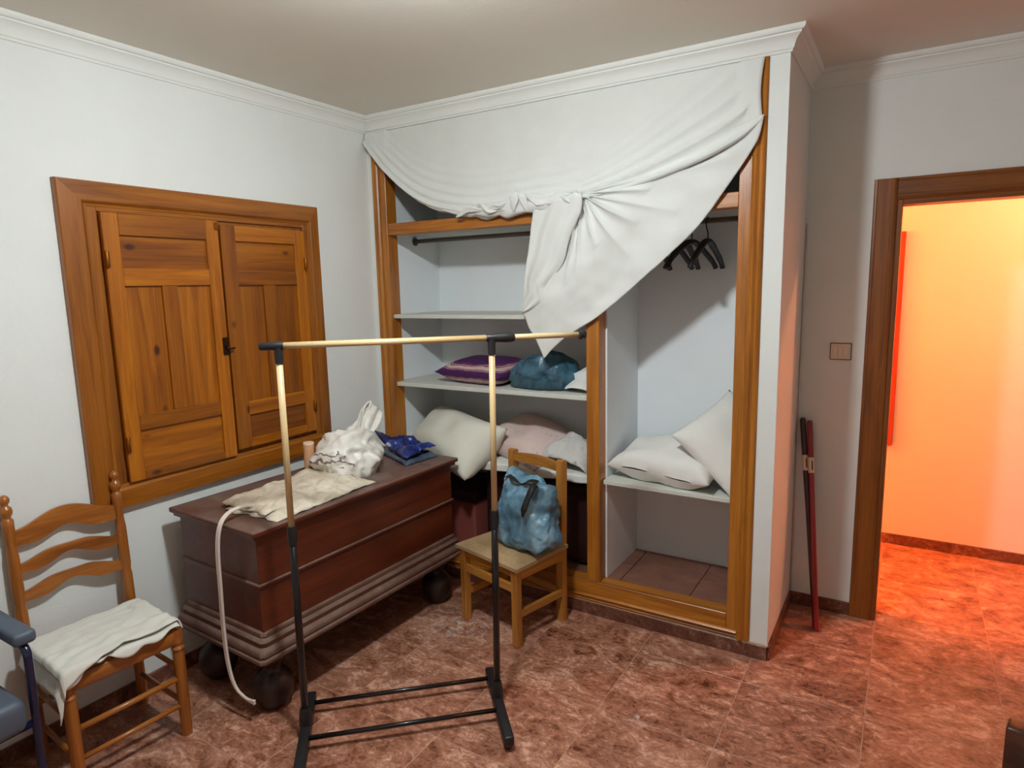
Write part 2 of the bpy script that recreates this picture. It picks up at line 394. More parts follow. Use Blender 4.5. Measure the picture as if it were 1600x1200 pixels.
# crown moulding: swept profile, mitred
prof = [(0, -.083), (.007, -.083), (.009, -.074), (.013, -.071), (.0155, -.060), (.021, -.046), (.031, -.034), (.042, -.027), (.042, -.021), (.050, -.019), (.056, -.013), (.058, -.006), (.058, 0), (0, 0)]
path = [(0, YF), (0, 0), (X1, 0), (X1, D), (XR, D), (XR, YF)]
def mitre(path, closed=True):
    out = []; n = len(path)
    for i in range(n):
        p = Vector(path[i]); a = (p-Vector(path[i-1])).normalized(); b = (Vector(path[(i+1) % n])-p).normalized()
        ra = Vector((a.y, -a.x)); rb = Vector((b.y, -b.x)); m = (ra+rb); m = m/(m.dot(ra)); out.append(m)
    return out
mt = mitre(path)
for i in range(len(path)):
    j = (i+1) % len(path); bm = bmesh.new()
    R0 = [bm.verts.new((path[i][0]+mt[i].x*d, path[i][1]+mt[i].y*d, H+z)) for d, z in prof]
    R1 = [bm.verts.new((path[j][0]+mt[j].x*d, path[j][1]+mt[j].y*d, H+z)) for d, z in prof]
    for k in range(len(prof)): bm.faces.new((R0[k], R0[(k+1) % len(prof)], R1[(k+1) % len(prof)], R1[k]))
    bm.faces.new(R0); bm.faces.new(R1[::-1])
    struct(sharp(obj('trim_%d' % (i+1), bm, M['crown']), 30))
# skirting tiles
SK = .066
def skirt(name, x0, x1, y0, y1, line=True):
    o = struct(obj(name, bx(x0, x1, y0, y1, 0, SK, .0015), M['skirt']))
    return o
skirt('baseboard_left', 0, .011, YF, 0)
skirt('baseboard_back', .011, X1, -.011, .012)
skirt('baseboard_closet_side', X1, X1+.011, 0, D)
skirt('baseboard_door', X1+.011, 2.531, D-.011, D)
skirt('baseboard_door_right', 3.48, XR, D-.011, D)
skirt('baseboard_hall', HX0, HX1, D2-.011, D2)
skirt('baseboard_right', XR-.011, XR, YF, D-.011)
skirt('baseboard_front', .011, XR-.011, YF, YF+.011)
struct(obj('trim_8', bx(.011, X1+.004, -.009, .012, SK, SK+.006, .001), M['grout_line']))   # pale mortar line over the skirting

# ------------------------------------------------------------------ door casing
door = thing('door_1', 'brown wooden door casing around the orange lit doorway', 'door frame'); struct(door)
cas = [(0, 0), (0, .012), (.004, .016), (.012, .017), (.016, .0145), (.07, .0145), (.073, .017), (.082, .0175), (.089, .015), (.095, .010), (.095, 0)]
yf = D
def casing(name, p_in, din, up, length, m):   # din: direction from inner edge outwards
    bm = prism(bmesh.new(), [(.095-a, b) for a, b in cas], p_in, din, (0, -1, 0), up, length)
    return sharp(obj(name, bm, M[m], door), 25)
casing('casing', (DX0, yf, 0), (-1, 0, 0), (0, 0, 1), DH+.095, 'casing_z')
casing('casing', (DX1, yf, 0), (1, 0, 0), (0, 0, 1), DH+.095, 'casing_z')
casing('casing_head', (DX0-.0, yf-.0005, DH), (0, 0, 1), (1, 0, 0), DX1-DX0, 'casing_x')
obj('jamb', bx(DX0-.002, DX0+.022, D-.004, D+.125, 0, DH, .002), M['casing_z'], door)
obj('jamb', bx(DX1-.022, DX1+.002, D-.004, D+.125, 0, DH, .002), M['casing_z'], door)
obj('jamb_head', bx(DX0+.022, DX1-.022, D-.004, D+.125, DH-.022, DH+.002, .002), M['casing_x'], door)

# ------------------------------------------------------------------ shuttered window on the left wall
win = thing('window_1', 'pine window with closed panelled shutters on the white wall', 'window'); struct(win)
wy0, wy1, wz0, wz1 = -1.650, -.424, .822, 2.113
fy0, fy1, fz0, fz1 = -1.548, -.492, .922, 2.02
fp = [(0, 0), (0, .026), (.004, .032), (.078, .034), (.084, .03), (.09, .022), (.1, .02), (.1, 0)]   # from outer edge inwards
def fr(name, poly_pts, m): 
    bm = bmesh.new()
    R0 = [bm.verts.new(p) for p in poly_pts[0]]; R1 = [bm.verts.new(p) for p in poly_pts[1]]
    n = len(R0)
    for k in range(n): bm.faces.new((R0[k], R0[(k+1) % n], R1[(k+1) % n], R1[k]))
    bm.faces.new(R0); bm.faces.new(R1[::-1]); return sharp(obj(name, bm, M[m], win), 25)
def corner(cy, cz, sy, sz, ky=1.0, kz=1.0): return [(b, cy+sy*a*ky, cz+sz*a*kz) for a, b in fp]
ky = (fy0-wy0)/.1; kr = (wy1-fy1)/.1; kb = (fz0-wz0)/.1; kt = (wz1-fz1)/.1
cTL = corner(wy0, wz1, 1, -1, ky, kt); cTR = corner(wy1, wz1, -1, -1, kr, kt); cBL = corner(wy0, wz0, 1, 1, ky, kb); cBR = corner(wy1, wz0, -1, 1, kr, kb)
fr('frame_board', (cBL, cTL), 'pineframe_z'); fr('frame_board', (cTL, cTR), 'pineframe_y'); fr('frame_board', (cTR, cBR), 'pineframe_z'); fr('frame_board', (cBR, cBL), 'pineframe_y')
obj('backing_board', bx(.001, .008, fy0-.01, fy1+.01, fz0-.01, fz1+.01), M['pineframe_z'], win)
# inner stop frame
for nm, b, m in (('inner_frame', (.004, .02, fy0-.004, fy0+.034, fz0, fz1), 'pineframe_z'), ('inner_frame', (.004, .02, fy1-.028, fy1+.004, fz0, fz1), 'pineframe_z'),
                 ('inner_frame', (.004, .02, fy0+.034, fy1-.028, fz1-.018, fz1), 'pineframe_y')):
    obj(nm, bx(*b, .002), M[m], win)
def shutter(y0, y1, z0, z1, stL, stR, rt, hinge_side, angle, zr):
    w = y1-y0
    piv = y0 if hinge_side < 0 else y1
    s = bpy.data.objects.new('shutter', None); C.objects.link(s); s.parent = win; s.location = (.016, piv, 0); s.rotation_euler = (0, 0, angle)
    o0 = y0-piv; o1 = y1-piv; t = .022
    P = lambda nm, a, b, c, d, m, x0=0, x1=t, bv=.0025: obj(nm, bx(x0, x1, a, b, c, d, bv), M[m], s)
    P('stile', o0, o0+stL, z0, z1, 'pine_z'); P('stile', o1-stR, o1, z0, z1, 'pine_z')
    a, b = o0+stL, o1-stR
    # z breakdown: top rail | top panel | rail | tall panels | rail | bottom panel (+ bottom rail)
    zt, zp, zq, zu, zv, zb = zr
    P('rail', a, b, zt, z1, 'pine_y')
    P('panel', a-.004, b+.004, zp-.004, zt+.004, 'pine_y', .002, .009, .001)
    P('rail', a, b, zq, zp, 'pine_y')
    mid = (a+b)/2; hm = .034
    P('panel', a-.004, mid-hm+.004, zu-.004, zq+.004, 'pine_z', .002, .009, .001)
    P('panel', mid+hm-.004, b+.004, zu-.004, zq+.004, 'pine_z', .002, .009, .001)
    P('mullion', mid-hm, mid+hm, zu, zq, 'pine_z')
    P('rail', a, b, zv, zu, 'pine_y')
    P('panel', a-.004, b+.004, zb-.004, zv+.004, 'pine_y', .002, .009, .001)
    P('rail', a, b, z0, zb, 'pine_y')
    return s
sL = shutter(-1.508, -1.018, .922, 2.0, .062, .060, 0, -1, -.012, (1.915, 1.787, 1.716, 1.19, 1.128, .955))
sR = shutter(-1.006, -.532, .944, 1.985, .075, .062, 0, 1, .006, (1.915, 1.776, 1.714, 1.165, 1.10, .985))
for s, yy in ((sL, .004), (sR, -.004)):
    for zz in (1.82, 1.08):
        bm = lathe(bmesh.new(), [(.007, -.032), (.0085, -.03), (.0085, .03), (.007, .032)], 10, Matrix.Translation((.027, yy, zz)))
        sharp(obj('hinge', bm, M['brass'], s))
bm = bx(.022, .03, .462, .49, 1.40, 1.48, .002)
lt = obj('latch', bm, M['iron'], sL)
bm = tube(bmesh.new(), [(.028, .475, 1.44), (.04, .475, 1.44), (.042, .475, 1.425), (.042, .51, 1.43)], .0045, 8); obj('latch_lever', bm, M['iron'], sL, True)
bm = bx(.021, .029, .47, .49, 1.96, 1.992, .002); obj('catch', bm, M['brass'], sL)

# ------------------------------------------------------------------ ceiling lamp (above the frame) and hall lamp
def lamp(name, label, pos, glow, r, cut, cat='lamp'):
    t = thing(name, label, cat, (pos[0], pos[1], H))
    dz = pos[2]-H; zt = dz-r*math.cos(cut); rt = r*math.sin(cut)
    sharp(obj('ceiling_rose', lathe(bmesh.new(), [(.05, -.022), (.062, -.012), (.064, 0)], 24), M['lamp_metal'], t))
    sharp(obj('holder', lathe(bmesh.new(), [(rt+.004, zt-.003), (rt+.006, zt+.004), (rt*.6, zt+.016), (.02, zt+.022), (.02, -.02)], 24), M['lamp_metal'], t))
    g = [(r*math.sin(cut*k/14), dz-r*math.cos(cut*k/14)) for k in range(0, 15)]
    obj('globe', lathe(bmesh.new(), g, 28), glow, t, True)
lamp('ceiling_lamp', 'white opal ceiling lamp lighting the room', LAMP_POS, M['lamp_glow'], .086, math.radians(80))
lamp('hall_lamp', 'deep orange globe lamp at the left end of the hall', HALL_POS, M['hall_glow'], .055, math.radians(150))
lamp('hall_lamp', 'pale orange globe lamp at the right end of the hall', HALL2_POS, M['hall_glow2'], .055, math.radians(150))

# ------------------------------------------------------------------ built-in wardrobe frame and fittings
wd = thing('built_in_wardrobe', 'doorless built-in wardrobe with oak frame, white shelves and hanging rails', 'wardrobe')
arch = [(0, 0), (0, .006), (.006, .012), (.012, .014), (.018, .011), (.022, .009), (.027, .012), (.034, .019), (.042, .021), (.048, .017), (.052, .012), (.055, .012), (.055, 0)]  # outer edge -> inner, depth towards room
def arch_v(x_out, sgn): return sharp(obj('architrave', prism(bmesh.new(), arch, (x_out, 0, .072), (sgn, 0, 0), (0, -1, 0), (0, 0, 1), 2.555-.072), M['oak_z'], wd), 25)
arch_v(.033, 1); arch_v(2.173, -1)
sharp(obj('architrave', prism(bmesh.new(), arch, (.088, 0, .0725), (0, 0, .75), (0, -1, 0), (1, 0, 0), 2.118-.088), M['oak_x'], wd), 25)
obj('stile', bx(.088, .133, -.008, .075, .112, 2.43, .002), M['oak_z'], wd)
obj('stile', bx(2.072, 2.118, -.008, .075, .112, 2.43, .002), M['oak_z'], wd)
obj('sill', bx(.133, 2.072, -.007, .075, .112, .182, .003), M['oak_x'], wd)
obj('divider_post', bx(1.374, 1.442, -.006, .075, .182, 1.987, .003), M['oak_z'], wd)
obj('crossbar', bx(.133, 2.072, -.004, .07, 1.987, 2.05, .003), M['oak_x'], wd)
obj('shelf', bx(.1, 2.15, .07, .5, 2.0, 2.02, .001), M['shelf'], wd)
obj('shelf', bx(.1, 1.386, .012, .5, 1.512, 1.534, .002), M['shelf'], wd)
obj('shelf', bx(.1, 1.386, .012, .5, 1.112, 1.136, .002), M['shelf'], wd)
obj('shelf', bx(.1, 1.386, .030, .5, .690, .712, .002), M['shelf'], wd)
obj('shelf', bx(1.449, 2.15, .030, .5, .692, .714, .002), M['shelf'], wd)
for xa, xb in ((.1, 1.385), (1.45, 2.15)):
    r = obj('hanging_rail', tube(bmesh.new(), [(xa, .27, 1.965), (xb, .27, 1.965)], .0125, 12), M['rod'], wd, True)
    for xx, sg in ((xa, 1), (xb, -1)):
        bm = lathe(bmesh.new(), [(.026, 0), (.026, .005), (.017, .007), (.017, .016)], 16, Matrix.Translation((xx, .27, 1.965)) @ Matrix.Rotation(sg*PI/2, 4, 'Y'))
        sharp(obj('rail_socket', bm, M['rod'], r))

# ------------------------------------------------------------------ draped sheet
def poly_at(pts, t):
    # arc-length param with Catmull smoothing
    L = [0]
    for a, b in zip(pts, pts[1:]): L.append(L[-1]+math.hypot(b[0]-a[0], b[1]-a[1]))
    s = t*L[-1]
    for i in range(len(pts)-1):
        if s <= L[i+1]+1e-9:
            k = (s-L[i])/max(1e-9, L[i+1]-L[i]); return (pts[i][0]+(pts[i+1][0]-pts[i][0])*k, pts[i][1]+(pts[i+1][1]-pts[i][1])*k)
    return pts[-1]
def dense(pts, n=10):
    return [(p.x, p.z) for p in smooth_path([(a, 0, b) for a, b in pts], n)]
bm = bmesh.new()
G = [(.004, 2.500), (.06, 2.44), (.16, 2.335), (.329, 2.195), (.46, 2.125), (.587, 2.088), (.72, 2.062), (.831, 2.055), (.96, 2.058), (1.095, 2.062), (1.27, 2.066), (1.36, 2.075), (1.50, 2.085), (1.72, 2.125), (1.95, 2.19), (2.08, 2.25), (2.160, 2.315)]
def upper(u, v):
    xt = .004+u*2.156
    zg = sinterp(G, xt); zt = 2.553
    xe = xt - (.012*math.sin(PI*v))*(u > .97)
    z = zt+(zg-zt)*v; d = z-zg
    tx = (xt-1.36)
    wl = .05 if tx < 0 else .028+.075*min(1, tx/.75)          # fold spacing
    dec = .09 if tx < 0 else .05+.13*min(1, tx/.7)
    ph = d/wl*2*PI+1.2*nz((xt*3, z*2, 0), 1, 2)
    env = math.exp(-d/dec)*min(1, d/.006+.2)
    amp = (.011 if tx < 0 else .026)*min(1, (xt+.02)/.15)
    cz = math.cos(ph) if tx < 0 else 1-2*abs(math.sin(ph/2))**.7
    y = -.010-.030*v**1.5-amp*env*(1.1+cz)-.006*nz((xt*1.5, z*2, 0), 1.6, 3)*math.sin(PI*v)
    side = min(1, max(0, (2.16-xt)/.15)); y = y*(.35+.65*side) if v < .99 else y*(.35+.65*side)
    y = min(y, -.024 if xt < .17 or xt > 2.06 else -.008)
    return (xe, y, z)
grid(bm, 150, 60, upper)
# gathered roll along the lower edge, left of the knot
Gl = dense([(x, z) for x, z in G if x < 1.4], 6)
def roll(u, v):
    x, z = poly_at(Gl, u); a = v*2*PI
    r = .004+.023*min(1, u*1.5)
    wr = .35*math.sin(3*a+u*26)+.25*math.sin(5*a-u*41+2)+.5*nz((u*22, math.cos(a)*1.2, math.sin(a)*1.2), 1, 5)
    bunch = 1+.5*max(0, nz((u*14, 0, 0), 1, 9))+(.5 if .6 < u < .95 else 0)*abs(math.sin(u*31))
    rr = r*bunch*(1+.4*wr)
    return (x+.3*rr*math.sin(a*2+u*20), -.030-.012*u+math.cos(a)*rr*.75, z+.010+math.sin(a)*rr)
grid(bm, 190, 20, roll)
# fan of cloth hanging from the knot
K = Vector((1.372, 2.098))
Bd = dense([(1.150, 2.085), (1.118, 1.98), (1.092, 1.86), (1.07, 1.767), (1.046, 1.64), (1.039, 1.55)], 6)[:-1] + \
     dense([(1.039, 1.55), (1.065, 1.48), (1.108, 1.412), (1.135, 1.36), (1.153, 1.318)], 6)[:-1] + \
     dense([(1.153, 1.318), (1.20, 1.368), (1.27, 1.425), (1.36, 1.478), (1.467, 1.545), (1.68, 1.715), (1.884, 1.889), (2.0, 2.03), (2.099, 2.167), (2.146, 2.245), (2.165, 2.335)], 6)
ridges = [(.05, .010, .012), (.11, .016, .010), (.17, .012, .012), (.235, .024, .012), (.30, .014, .012), (.375, .030, .016), (.45, .024, .02), (.545, .040, .02), (.64, .026, .018), (.72, .046, .022), (.80, .030, .018), (.865, .044, .018), (.93, .024, .014)]
def fan(u, v):
    bx_, bz_ = poly_at(Bd, u); r = v**.9
    top = Vector((1.372-.20*max(0, 1-u/.20), 2.098-.012*max(0, 1-u/.2)))
    x = top.x+(bx_-top.x)*r; z = top.y+(bz_-top.y)*r
    y = 0
    for i, (c, a, w_) in enumerate(ridges):
        cc = c+.05*math.sin(PI*r*.8)*(1 if c > .3 else .2)*(1-c)*(1 if i % 2 else .4)
        ln = (.95, .6, .8, .5)[i % 4]
        env = min(1, r*7)*max(0, 1-r/ln)**.6 if r < ln else 0
        q = abs(u-cc)/(w_*(.6+.9*r)); prof_ = math.exp(-q**1.25)
        y -= a*prof_*env
    y -= .016*math.sin(r*8+u*7)*math.sin(PI*r)*min(1, max(0, (u-.35)/.2))*.8+.014*nz((x*3, z*3, 0), 1.5, 4)*r+.006*nz((x*9, z*9, 0), 1.5, 6)
    y -= .018*math.sin(PI*r)*(1 if u < .9 else (1-u)/.1)
    return (x, -.030+y*(1 if u < .95 else .2+.8*(1-u)/.05), z)
grid(bm, 240, 70, fan)
# folded-over flap in front of the hanging tail
fl_l = dense([(1.135, 2.075), (1.112, 1.98), (1.088, 1.86), (1.064, 1.76), (1.042, 1.64), (1.034, 1.552)], 6)
fl_r = dense([(1.392, 2.09), (1.386, 2.02), (1.322, 1.907), (1.280, 1.79), (1.215, 1.715), (1.172, 1.67), (1.178, 1.61), (1.10, 1.565), (1.036, 1.548)], 6)
def flap(u, v):
    a = poly_at(fl_l, v); b = poly_at(fl_r, v); x = a[0]+(b[0]-a[0])*u; z = a[1]+(b[1]-a[1])*u
    y = -.066-.010*math.cos(u*2*PI*2.2+v*2)*(1-.5*v)-.016*math.sin(PI*u)*(1-v)+.010*(1-math.sin(PI*u))
    y -= .010*nz((x*9, 0, z*4), 1, 8)
    return (x, y+.022*v-.022*u**4*(1-v), z)
grid(bm, 30, 50, flap)
# twisted loops of the knot over the crossbar
for c, ang, ln, wd_, sd in (((1.03, 2.10), 1.2, .11, .016, 1), ((1.065, 2.105), 2.1, .12, .015, 2), ((.92, 2.078), .45, .15, .013, 3), ((.86, 2.07), -.3, .13, .012, 4), ((1.16, 2.082), -.25, .17, .015, 5), ((1.25, 2.088), .2, .17, .016, 6), ((1.365, 2.075), 1.6, .07, .012, 7), ((.76, 2.068), .12, .2, .011, 8), ((1.30, 2.075), -.15, .16, .014, 9)):
    def loop(u, v, c=c, ang=ang, ln=ln, wd_=wd_, sd=sd):
        s_ = u-.5; a = v*2*PI; r = wd_*(.35+.75*math.cos(s_*PI))*(1+.35*math.sin(3*a+u*5+sd)+.3*nz((u*6, math.cos(a), math.sin(a)), 1.5, sd))
        px = c[0]+math.cos(ang)*ln*s_; pz = c[1]+math.sin(ang)*ln*s_+.010*math.sin(s_*7+sd)
        return (px-math.sin(ang)*r*math.cos(a), -.058-.014*math.cos(s_*PI)+math.sin(a)*r*.7, pz+math.cos(ang)*r*math.cos(a))
    grid(bm, 24, 22, loop)
bmesh.ops.remove_doubles(bm, verts=bm.verts[:], dist=.0004)
sh = obj('draped_sheet', bm, M['sheet'], None, True)
tag(sh, 'large white sheet tacked over the wardrobe and knotted in the middle', 'sheet'); solid(sh, .002)

# ------------------------------------------------------------------ hangers on the right rail
def hanger_mesh():
    hs = [(0, 0, 0)]
    bm = tube(bmesh.new(), smooth_path([(0, 0, -.095), (0, 0, -.055), (0, -.014, -.035), (0, -.022, -.012), (0, -.012, .012), (0, .004, .014), (0, .0165, .002), (0, .018, -.008)], 5), .003, 8)
    return bm
def hanger(x, ang, lab, flatten=1):
    t = thing('coat_hanger', lab, 'hanger', (x, .27, 1.965), ang, 'black hangers on the right rail')
    obj('hook', hanger_mesh(), M['blackmetal'], t, True)
    for s in (-1, 1):
        bm = tube(bmesh.new(), smooth_path([(0, 0, -.092), (0, s*.035, -.100), (0, s*.09, -.135), (0, s*.155, -.185), (0, s*.18, -.215)], 5), [.017]*9+[.015]*6+[.013]*5+[.014], 10, True, .8)
        obj('shoulder', bm, M['black'], t, True)
    return t
hl = ['black coat hanger furthest right on the wardrobe rail', 'second black coat hanger from the right on the wardrobe rail', 'third black coat hanger from the right on the wardrobe rail', 'fourth black coat hanger from the right, partly behind the sheet', 'fifth black coat hanger from the right, mostly behind the sheet']
for x, a, l in zip((1.875, 1.80, 1.762, 1.70, 1.62), (-.16, -.42, -.12, -.3, -.1), hl): hanger(x, a, l)
t = thing('wall_hook', 'small white plastic hook inside the wardrobe beside the right stile', 'hook', (2.15, .20, 1.86))
obj('plate', bx(-.008, 0, -.015, .015, -.03, .03, .003), M['label'], t)
obj('peg', tube(bmesh.new(), smooth_path([(-.004, 0, -.01), (-.05, -.03, .0), (-.10, -.05, .03)], 4), .007, 8), M['label'], t, True)

# ------------------------------------------------------------------ pillows and soft goods
def pillow(name, L, W, T_, Mx, mat, label, cat='pillow', seed=1, group=None, bend=None, wr=.012, n=34, floor_=None):
    bm = bmesh.new()
    def f(sg):
        def g(a, b):
            u = a*2-1; v = b*2-1
            x = L/2*u*(1-.07*(1-v*v)*abs(u)); y = W/2*v*(1-.07*(1-u*u)*abs(v))
            h = (max(0, (1-abs(u)**3.2))*max(0, (1-abs(v)**3.2)))**.62
            edge = 1-h
            z = sg*T_/2*h
            z += wr*(nz((x, y, sg*3), 7, seed)+.6*ridge((x, y, sg*2), 5, seed+2, 2)*edge)*(.25+h)
            z += wr*.8*nz((x, y, 0), 4, seed+5)*edge
            p = Vector((x, y, z))
            if bend: p = bend(p)
            q = Mx @ p
            if floor_ is not None and q.y > .022: q.z = max(q.z, floor_+.002+(.001 if sg > 0 else 0))
            q.x = min(q.x, 2.145); q.y = min(q.y, .495)
            return q
        return g
    grid(bm, n, n, f(1)); grid(bm, n, n, f(-1))
    bmesh.ops.remove_doubles(bm, verts=bm.verts[:], dist=.003)
    o = obj(name, bm, mat, None, True); tag(o, label, cat, group); return o
def TR(loc, e, order='XYZ'): return Matrix.Translation(loc) @ Euler(e, order).to_matrix().to_4x4()
# long cream pillow sagging off the left shelf: from back-left to front-right
def bend1(p): return Vector((p.x, p.y, p.z-.10*max(0, -(p.y+.02))/.2*1.0-.02*(p.x/.36)**2))
def AX(center, d, e):
    d = Vector(d).normalized(); e = Vector(e); e = (e-d*e.dot(d)).normalized(); n = d.cross(e)
    return Matrix.Translation(center) @ Matrix((d, e, n)).transposed().to_4x4()
pillow('pillow', .76, .37, .27, AX((.455, .125, .795), (.70, -.33, -.03), (-.60, -.42, -.55)), M['pillow_cream'], 'long cream pillow sagging over the edge of the lower left shelf', seed=3, wr=.016, floor_=.714)
pillow('pillow', .54, .36, .20, TR((1.735, .215, .80), (math.radians(8), math.radians(2), math.radians(-8))), M['pillow_white'], 'white pillow lying flat on the right wardrobe shelf', seed=5, wr=.026, floor_=.716)
pillow('pillow', .42, .40, .15, AX((2.02, .215, .93), (.46, .77, .44), (.607, -.263, -.755)), M['pillow_white'], 'white pillow leaning upright at the right end of the wardrobe shelf', seed=8, wr=.014, floor_=.716)
# striped purple cushion
def striped(name):
    m, nt, p, N, L = newmat(name); v = coords(nt, (1, 1, 1), False)
    wv = N('ShaderNodeTexWave'); wv.bands_direction = 'Z'; wv.inputs['Scale'].default_value = 4.2; wv.inputs['Distortion'].default_value = 1.2; wv.inputs['Detail'].default_value = 3; wv.inputs['Detail Scale'].default_value = 3; L(v, wv.inputs['Vector'])
    r = ramp(nt, [(.0, sr(70, 26, 80)), (.36, sr(96, 32, 98)), (.55, sr(116, 40, 84)), (.68, sr(186, 158, 156)), (.78, sr(124, 56, 82)), (.9, sr(196, 172, 164)), (1, sr(120, 84, 92))]); r.color_ramp.interpolation = 'CONSTANT'
    L(wv.outputs[1], r.inputs[0]); L(r.outputs[0], p.inputs['Base Color']); p.inputs['Roughness'].default_value = .9
    bump(nt, p, noise_n(nt, v, 150, 3, .6), .5, .004); return m
M['striped'] = striped('striped_knit')
pillow('folded_blanket', .50, .36, .15, TR((.62, .24, 1.205), (math.radians(4), 0, math.radians(-8))), M['striped'], 'purple and beige striped knitted blanket folded on the middle shelf', 'blanket', 11, wr=.012, floor_=1.137)
# floral pink quilt
def floral(name):
    m, nt, p, N, L = newmat(name); v = coords(nt, (1, 1, 1), False)
    vo = N('ShaderNodeTexVoronoi'); vo.inputs['Scale'].default_value = 26; L(v, vo.inputs['Vector'])
    r = ramp(nt, [(.0, sr(150, 110, 112)), (.16, sr(176, 140, 138)), (.24, sr(222, 198, 190))]); L(vo.outputs['Distance'], r.inputs[0])
    L(mix_c(nt, .6, r.outputs[0], sr(222, 196, 188)), p.inputs['Base Color']); p.inputs['Roughness'].default_value = .9
    bump(nt, p, noise_n(nt, v, 30, 4, .6), .4, .006); return m
M['floral'] = floral('floral_quilt')
pq = pillow('folded_quilt', .52, .40, .20, TR((.90, .265, .80), (math.radians(14), math.radians(8), math.radians(-20))), M['floral'], 'pale pink floral quilt folded behind the cream pillow', 'quilt', 15, wr=.018, floor_=.713)
bm = tube(bmesh.new(), smooth_path([(.71, .09, .885), (.80, .10, .885), (.87, .085, .845), (.93, .06, .775), (.96, .045, .735)], 6), .006, 8)
bm.free()
def sheet_patch(name, mat, label, cat, fn, nu=50, nv=40, th=.004):
    bm = bmesh.new(); grid(bm, nu, nv, fn); o = obj(name, bm, mat, None, True); solid(o, th, 1); tag(o, label, cat); return o
# crumpled white and grey cloth at the right end of the lower left shelf
M['greycloth'] = cloth('white_grey_cloth', sr(214, 210, 204), stain=(sr(120, 112, 108), 9, .56, .7), b=.3)
def crump(u, v):
    x = 1.06+.315*u; y = .05+.30*v
    h = .13*math.sin(PI*min(1, .12+u*.95))**.7*math.sin(PI*min(1, .08+v*.95))**.6
    h *= 1+.45*ridge((x, y, 0), 7, 4, 3)
    return (x+.012*nz((x, y, 1), 14, 3), y+.012*nz((x, y, 5), 14, 6), .717+max(0, h))
sheet_patch('crumpled_cloth', M['greycloth'], 'crumpled white and grey cloth at the right end of lower shelf', 'cloth', crump)
def runner(u, v):
    x = .72+.66*u
    s = v*.165; 
    if s < .13: y = .15-s; z = .7155+.004*nz((x, s, 0), 9, 2)+.003
    else: y = .022-.004*math.sin(x*40); z = .716-(s-.13)-.012*nz((x, 0, 0), 6, 3)
    return (x, y, z+.002)
sheet_patch('shelf_cloth', M['sheet'], 'white cloth hanging over the front edge of the lower left shelf', 'cloth', runner, 50, 30, .002)
def crump2(u, v):
    x = 1.22+.155*u; y = .06+.30*v
    h = .085*math.sin(PI*min(1, .15+u*.8))**.6*math.sin(PI*min(1, .06+v*.95))**.6*(1+.4*ridge((x, y, 0), 9, 7, 3))
    h *= 1.0 if v > .25 else .6
    return (x+.01*nz((x, y, 1), 14, 3), y+.01*nz((x, y, 5), 14, 6), 1.139+max(0, h))
sheet_patch('crumpled_cloth', M['sheet'], 'crumpled white cloth beside the teal bag on the middle shelf', 'cloth', crump2, 30, 40)

# ------------------------------------------------------------------ plastic bags
def blob(name, mat, Mx, shape, amp, fr_, seed, parent=None, subd=5, fine=.25):
    bm = bmesh.new(); bmesh.ops.create_icosphere(bm, subdivisions=subd, radius=1)
    for v in bm.verts:
        p = v.co.copy(); q = shape(p)
        n = p.normalized(); c = ridge((q.x, q.y, q.z), fr_, seed, 3)
        q = q + n*amp*((c-.35)+fine*ridge((q.x, q.y, q.z), fr_*2.9, seed+11, 2))
        q.z = max(q.z, 0)
        v.co = Mx @ q
    return obj(name, bm, mat, parent, True)
# blue bag on the small chair (local frame of the chair, see below) -- built after chair
# teal bag on the middle shelf
def teal_shape(p):
    w = .5*(p.z+1)
    x = p.x*.235*(1-.28*w)+.01+.03*w; y = p.y*.14*(1-.25*w); z = (w**.8)*.185*(1-.30*abs(p.x-.15)-.05*p.y)
    if p.z < -.55: z = 0
    return Vector((x, y, max(0, z)))
tb = blob('plastic_bag', M['bag_teal'], TR((1.015, .19, 1.142), (0, 0, math.radians(-5))), teal_shape, .044, 7.5, 4)
tag(tb, 'teal blue plastic bag slumped on the middle shelf', 'bag')

# ------------------------------------------------------------------ trunk and suitcase under the lower shelf
t = thing('storage_trunk', 'maroon trunk with a dark lid inside the wardrobe behind the chest', 'trunk', (.12, .08, .178))
obj('body', bx(0, .50, 0, .38, 0, .27, .012, None, 3), M['trunk'], t)
obj('lid', bx(-.005, .505, -.005, .385, .272, .325, .010, None, 2), M['trunk_dark'], t)
obj('lid_band', bx(-.006, .507, -.007, .387, .262, .274, .002), M['trunk_dark'], t)
t = thing('suitcase', 'dark wine suitcase standing in shadow under the lower left shelf', 'suitcase', (.66, .13, .178))
obj('shell', bx(0, .69, 0, .26, .015, .45, .03, None, 4), M['suitcase'], t)
obj('seam', bx(-.003, .693, .125, .135, .012, .453, .002), M['black'], t)
obj('handle', tube(bmesh.new(), smooth_path([(.26, .13, .448), (.27, .13, .475), (.42, .13, .475), (.43, .13, .448)], 4), .008, 8), M['black'], t, True)
for xx in (.08, .61):
    for yy in (.05, .21): obj('foot', bx(xx-.02, xx+.02, yy-.015, yy+.015, 0, .02, .004), M['black'], t)

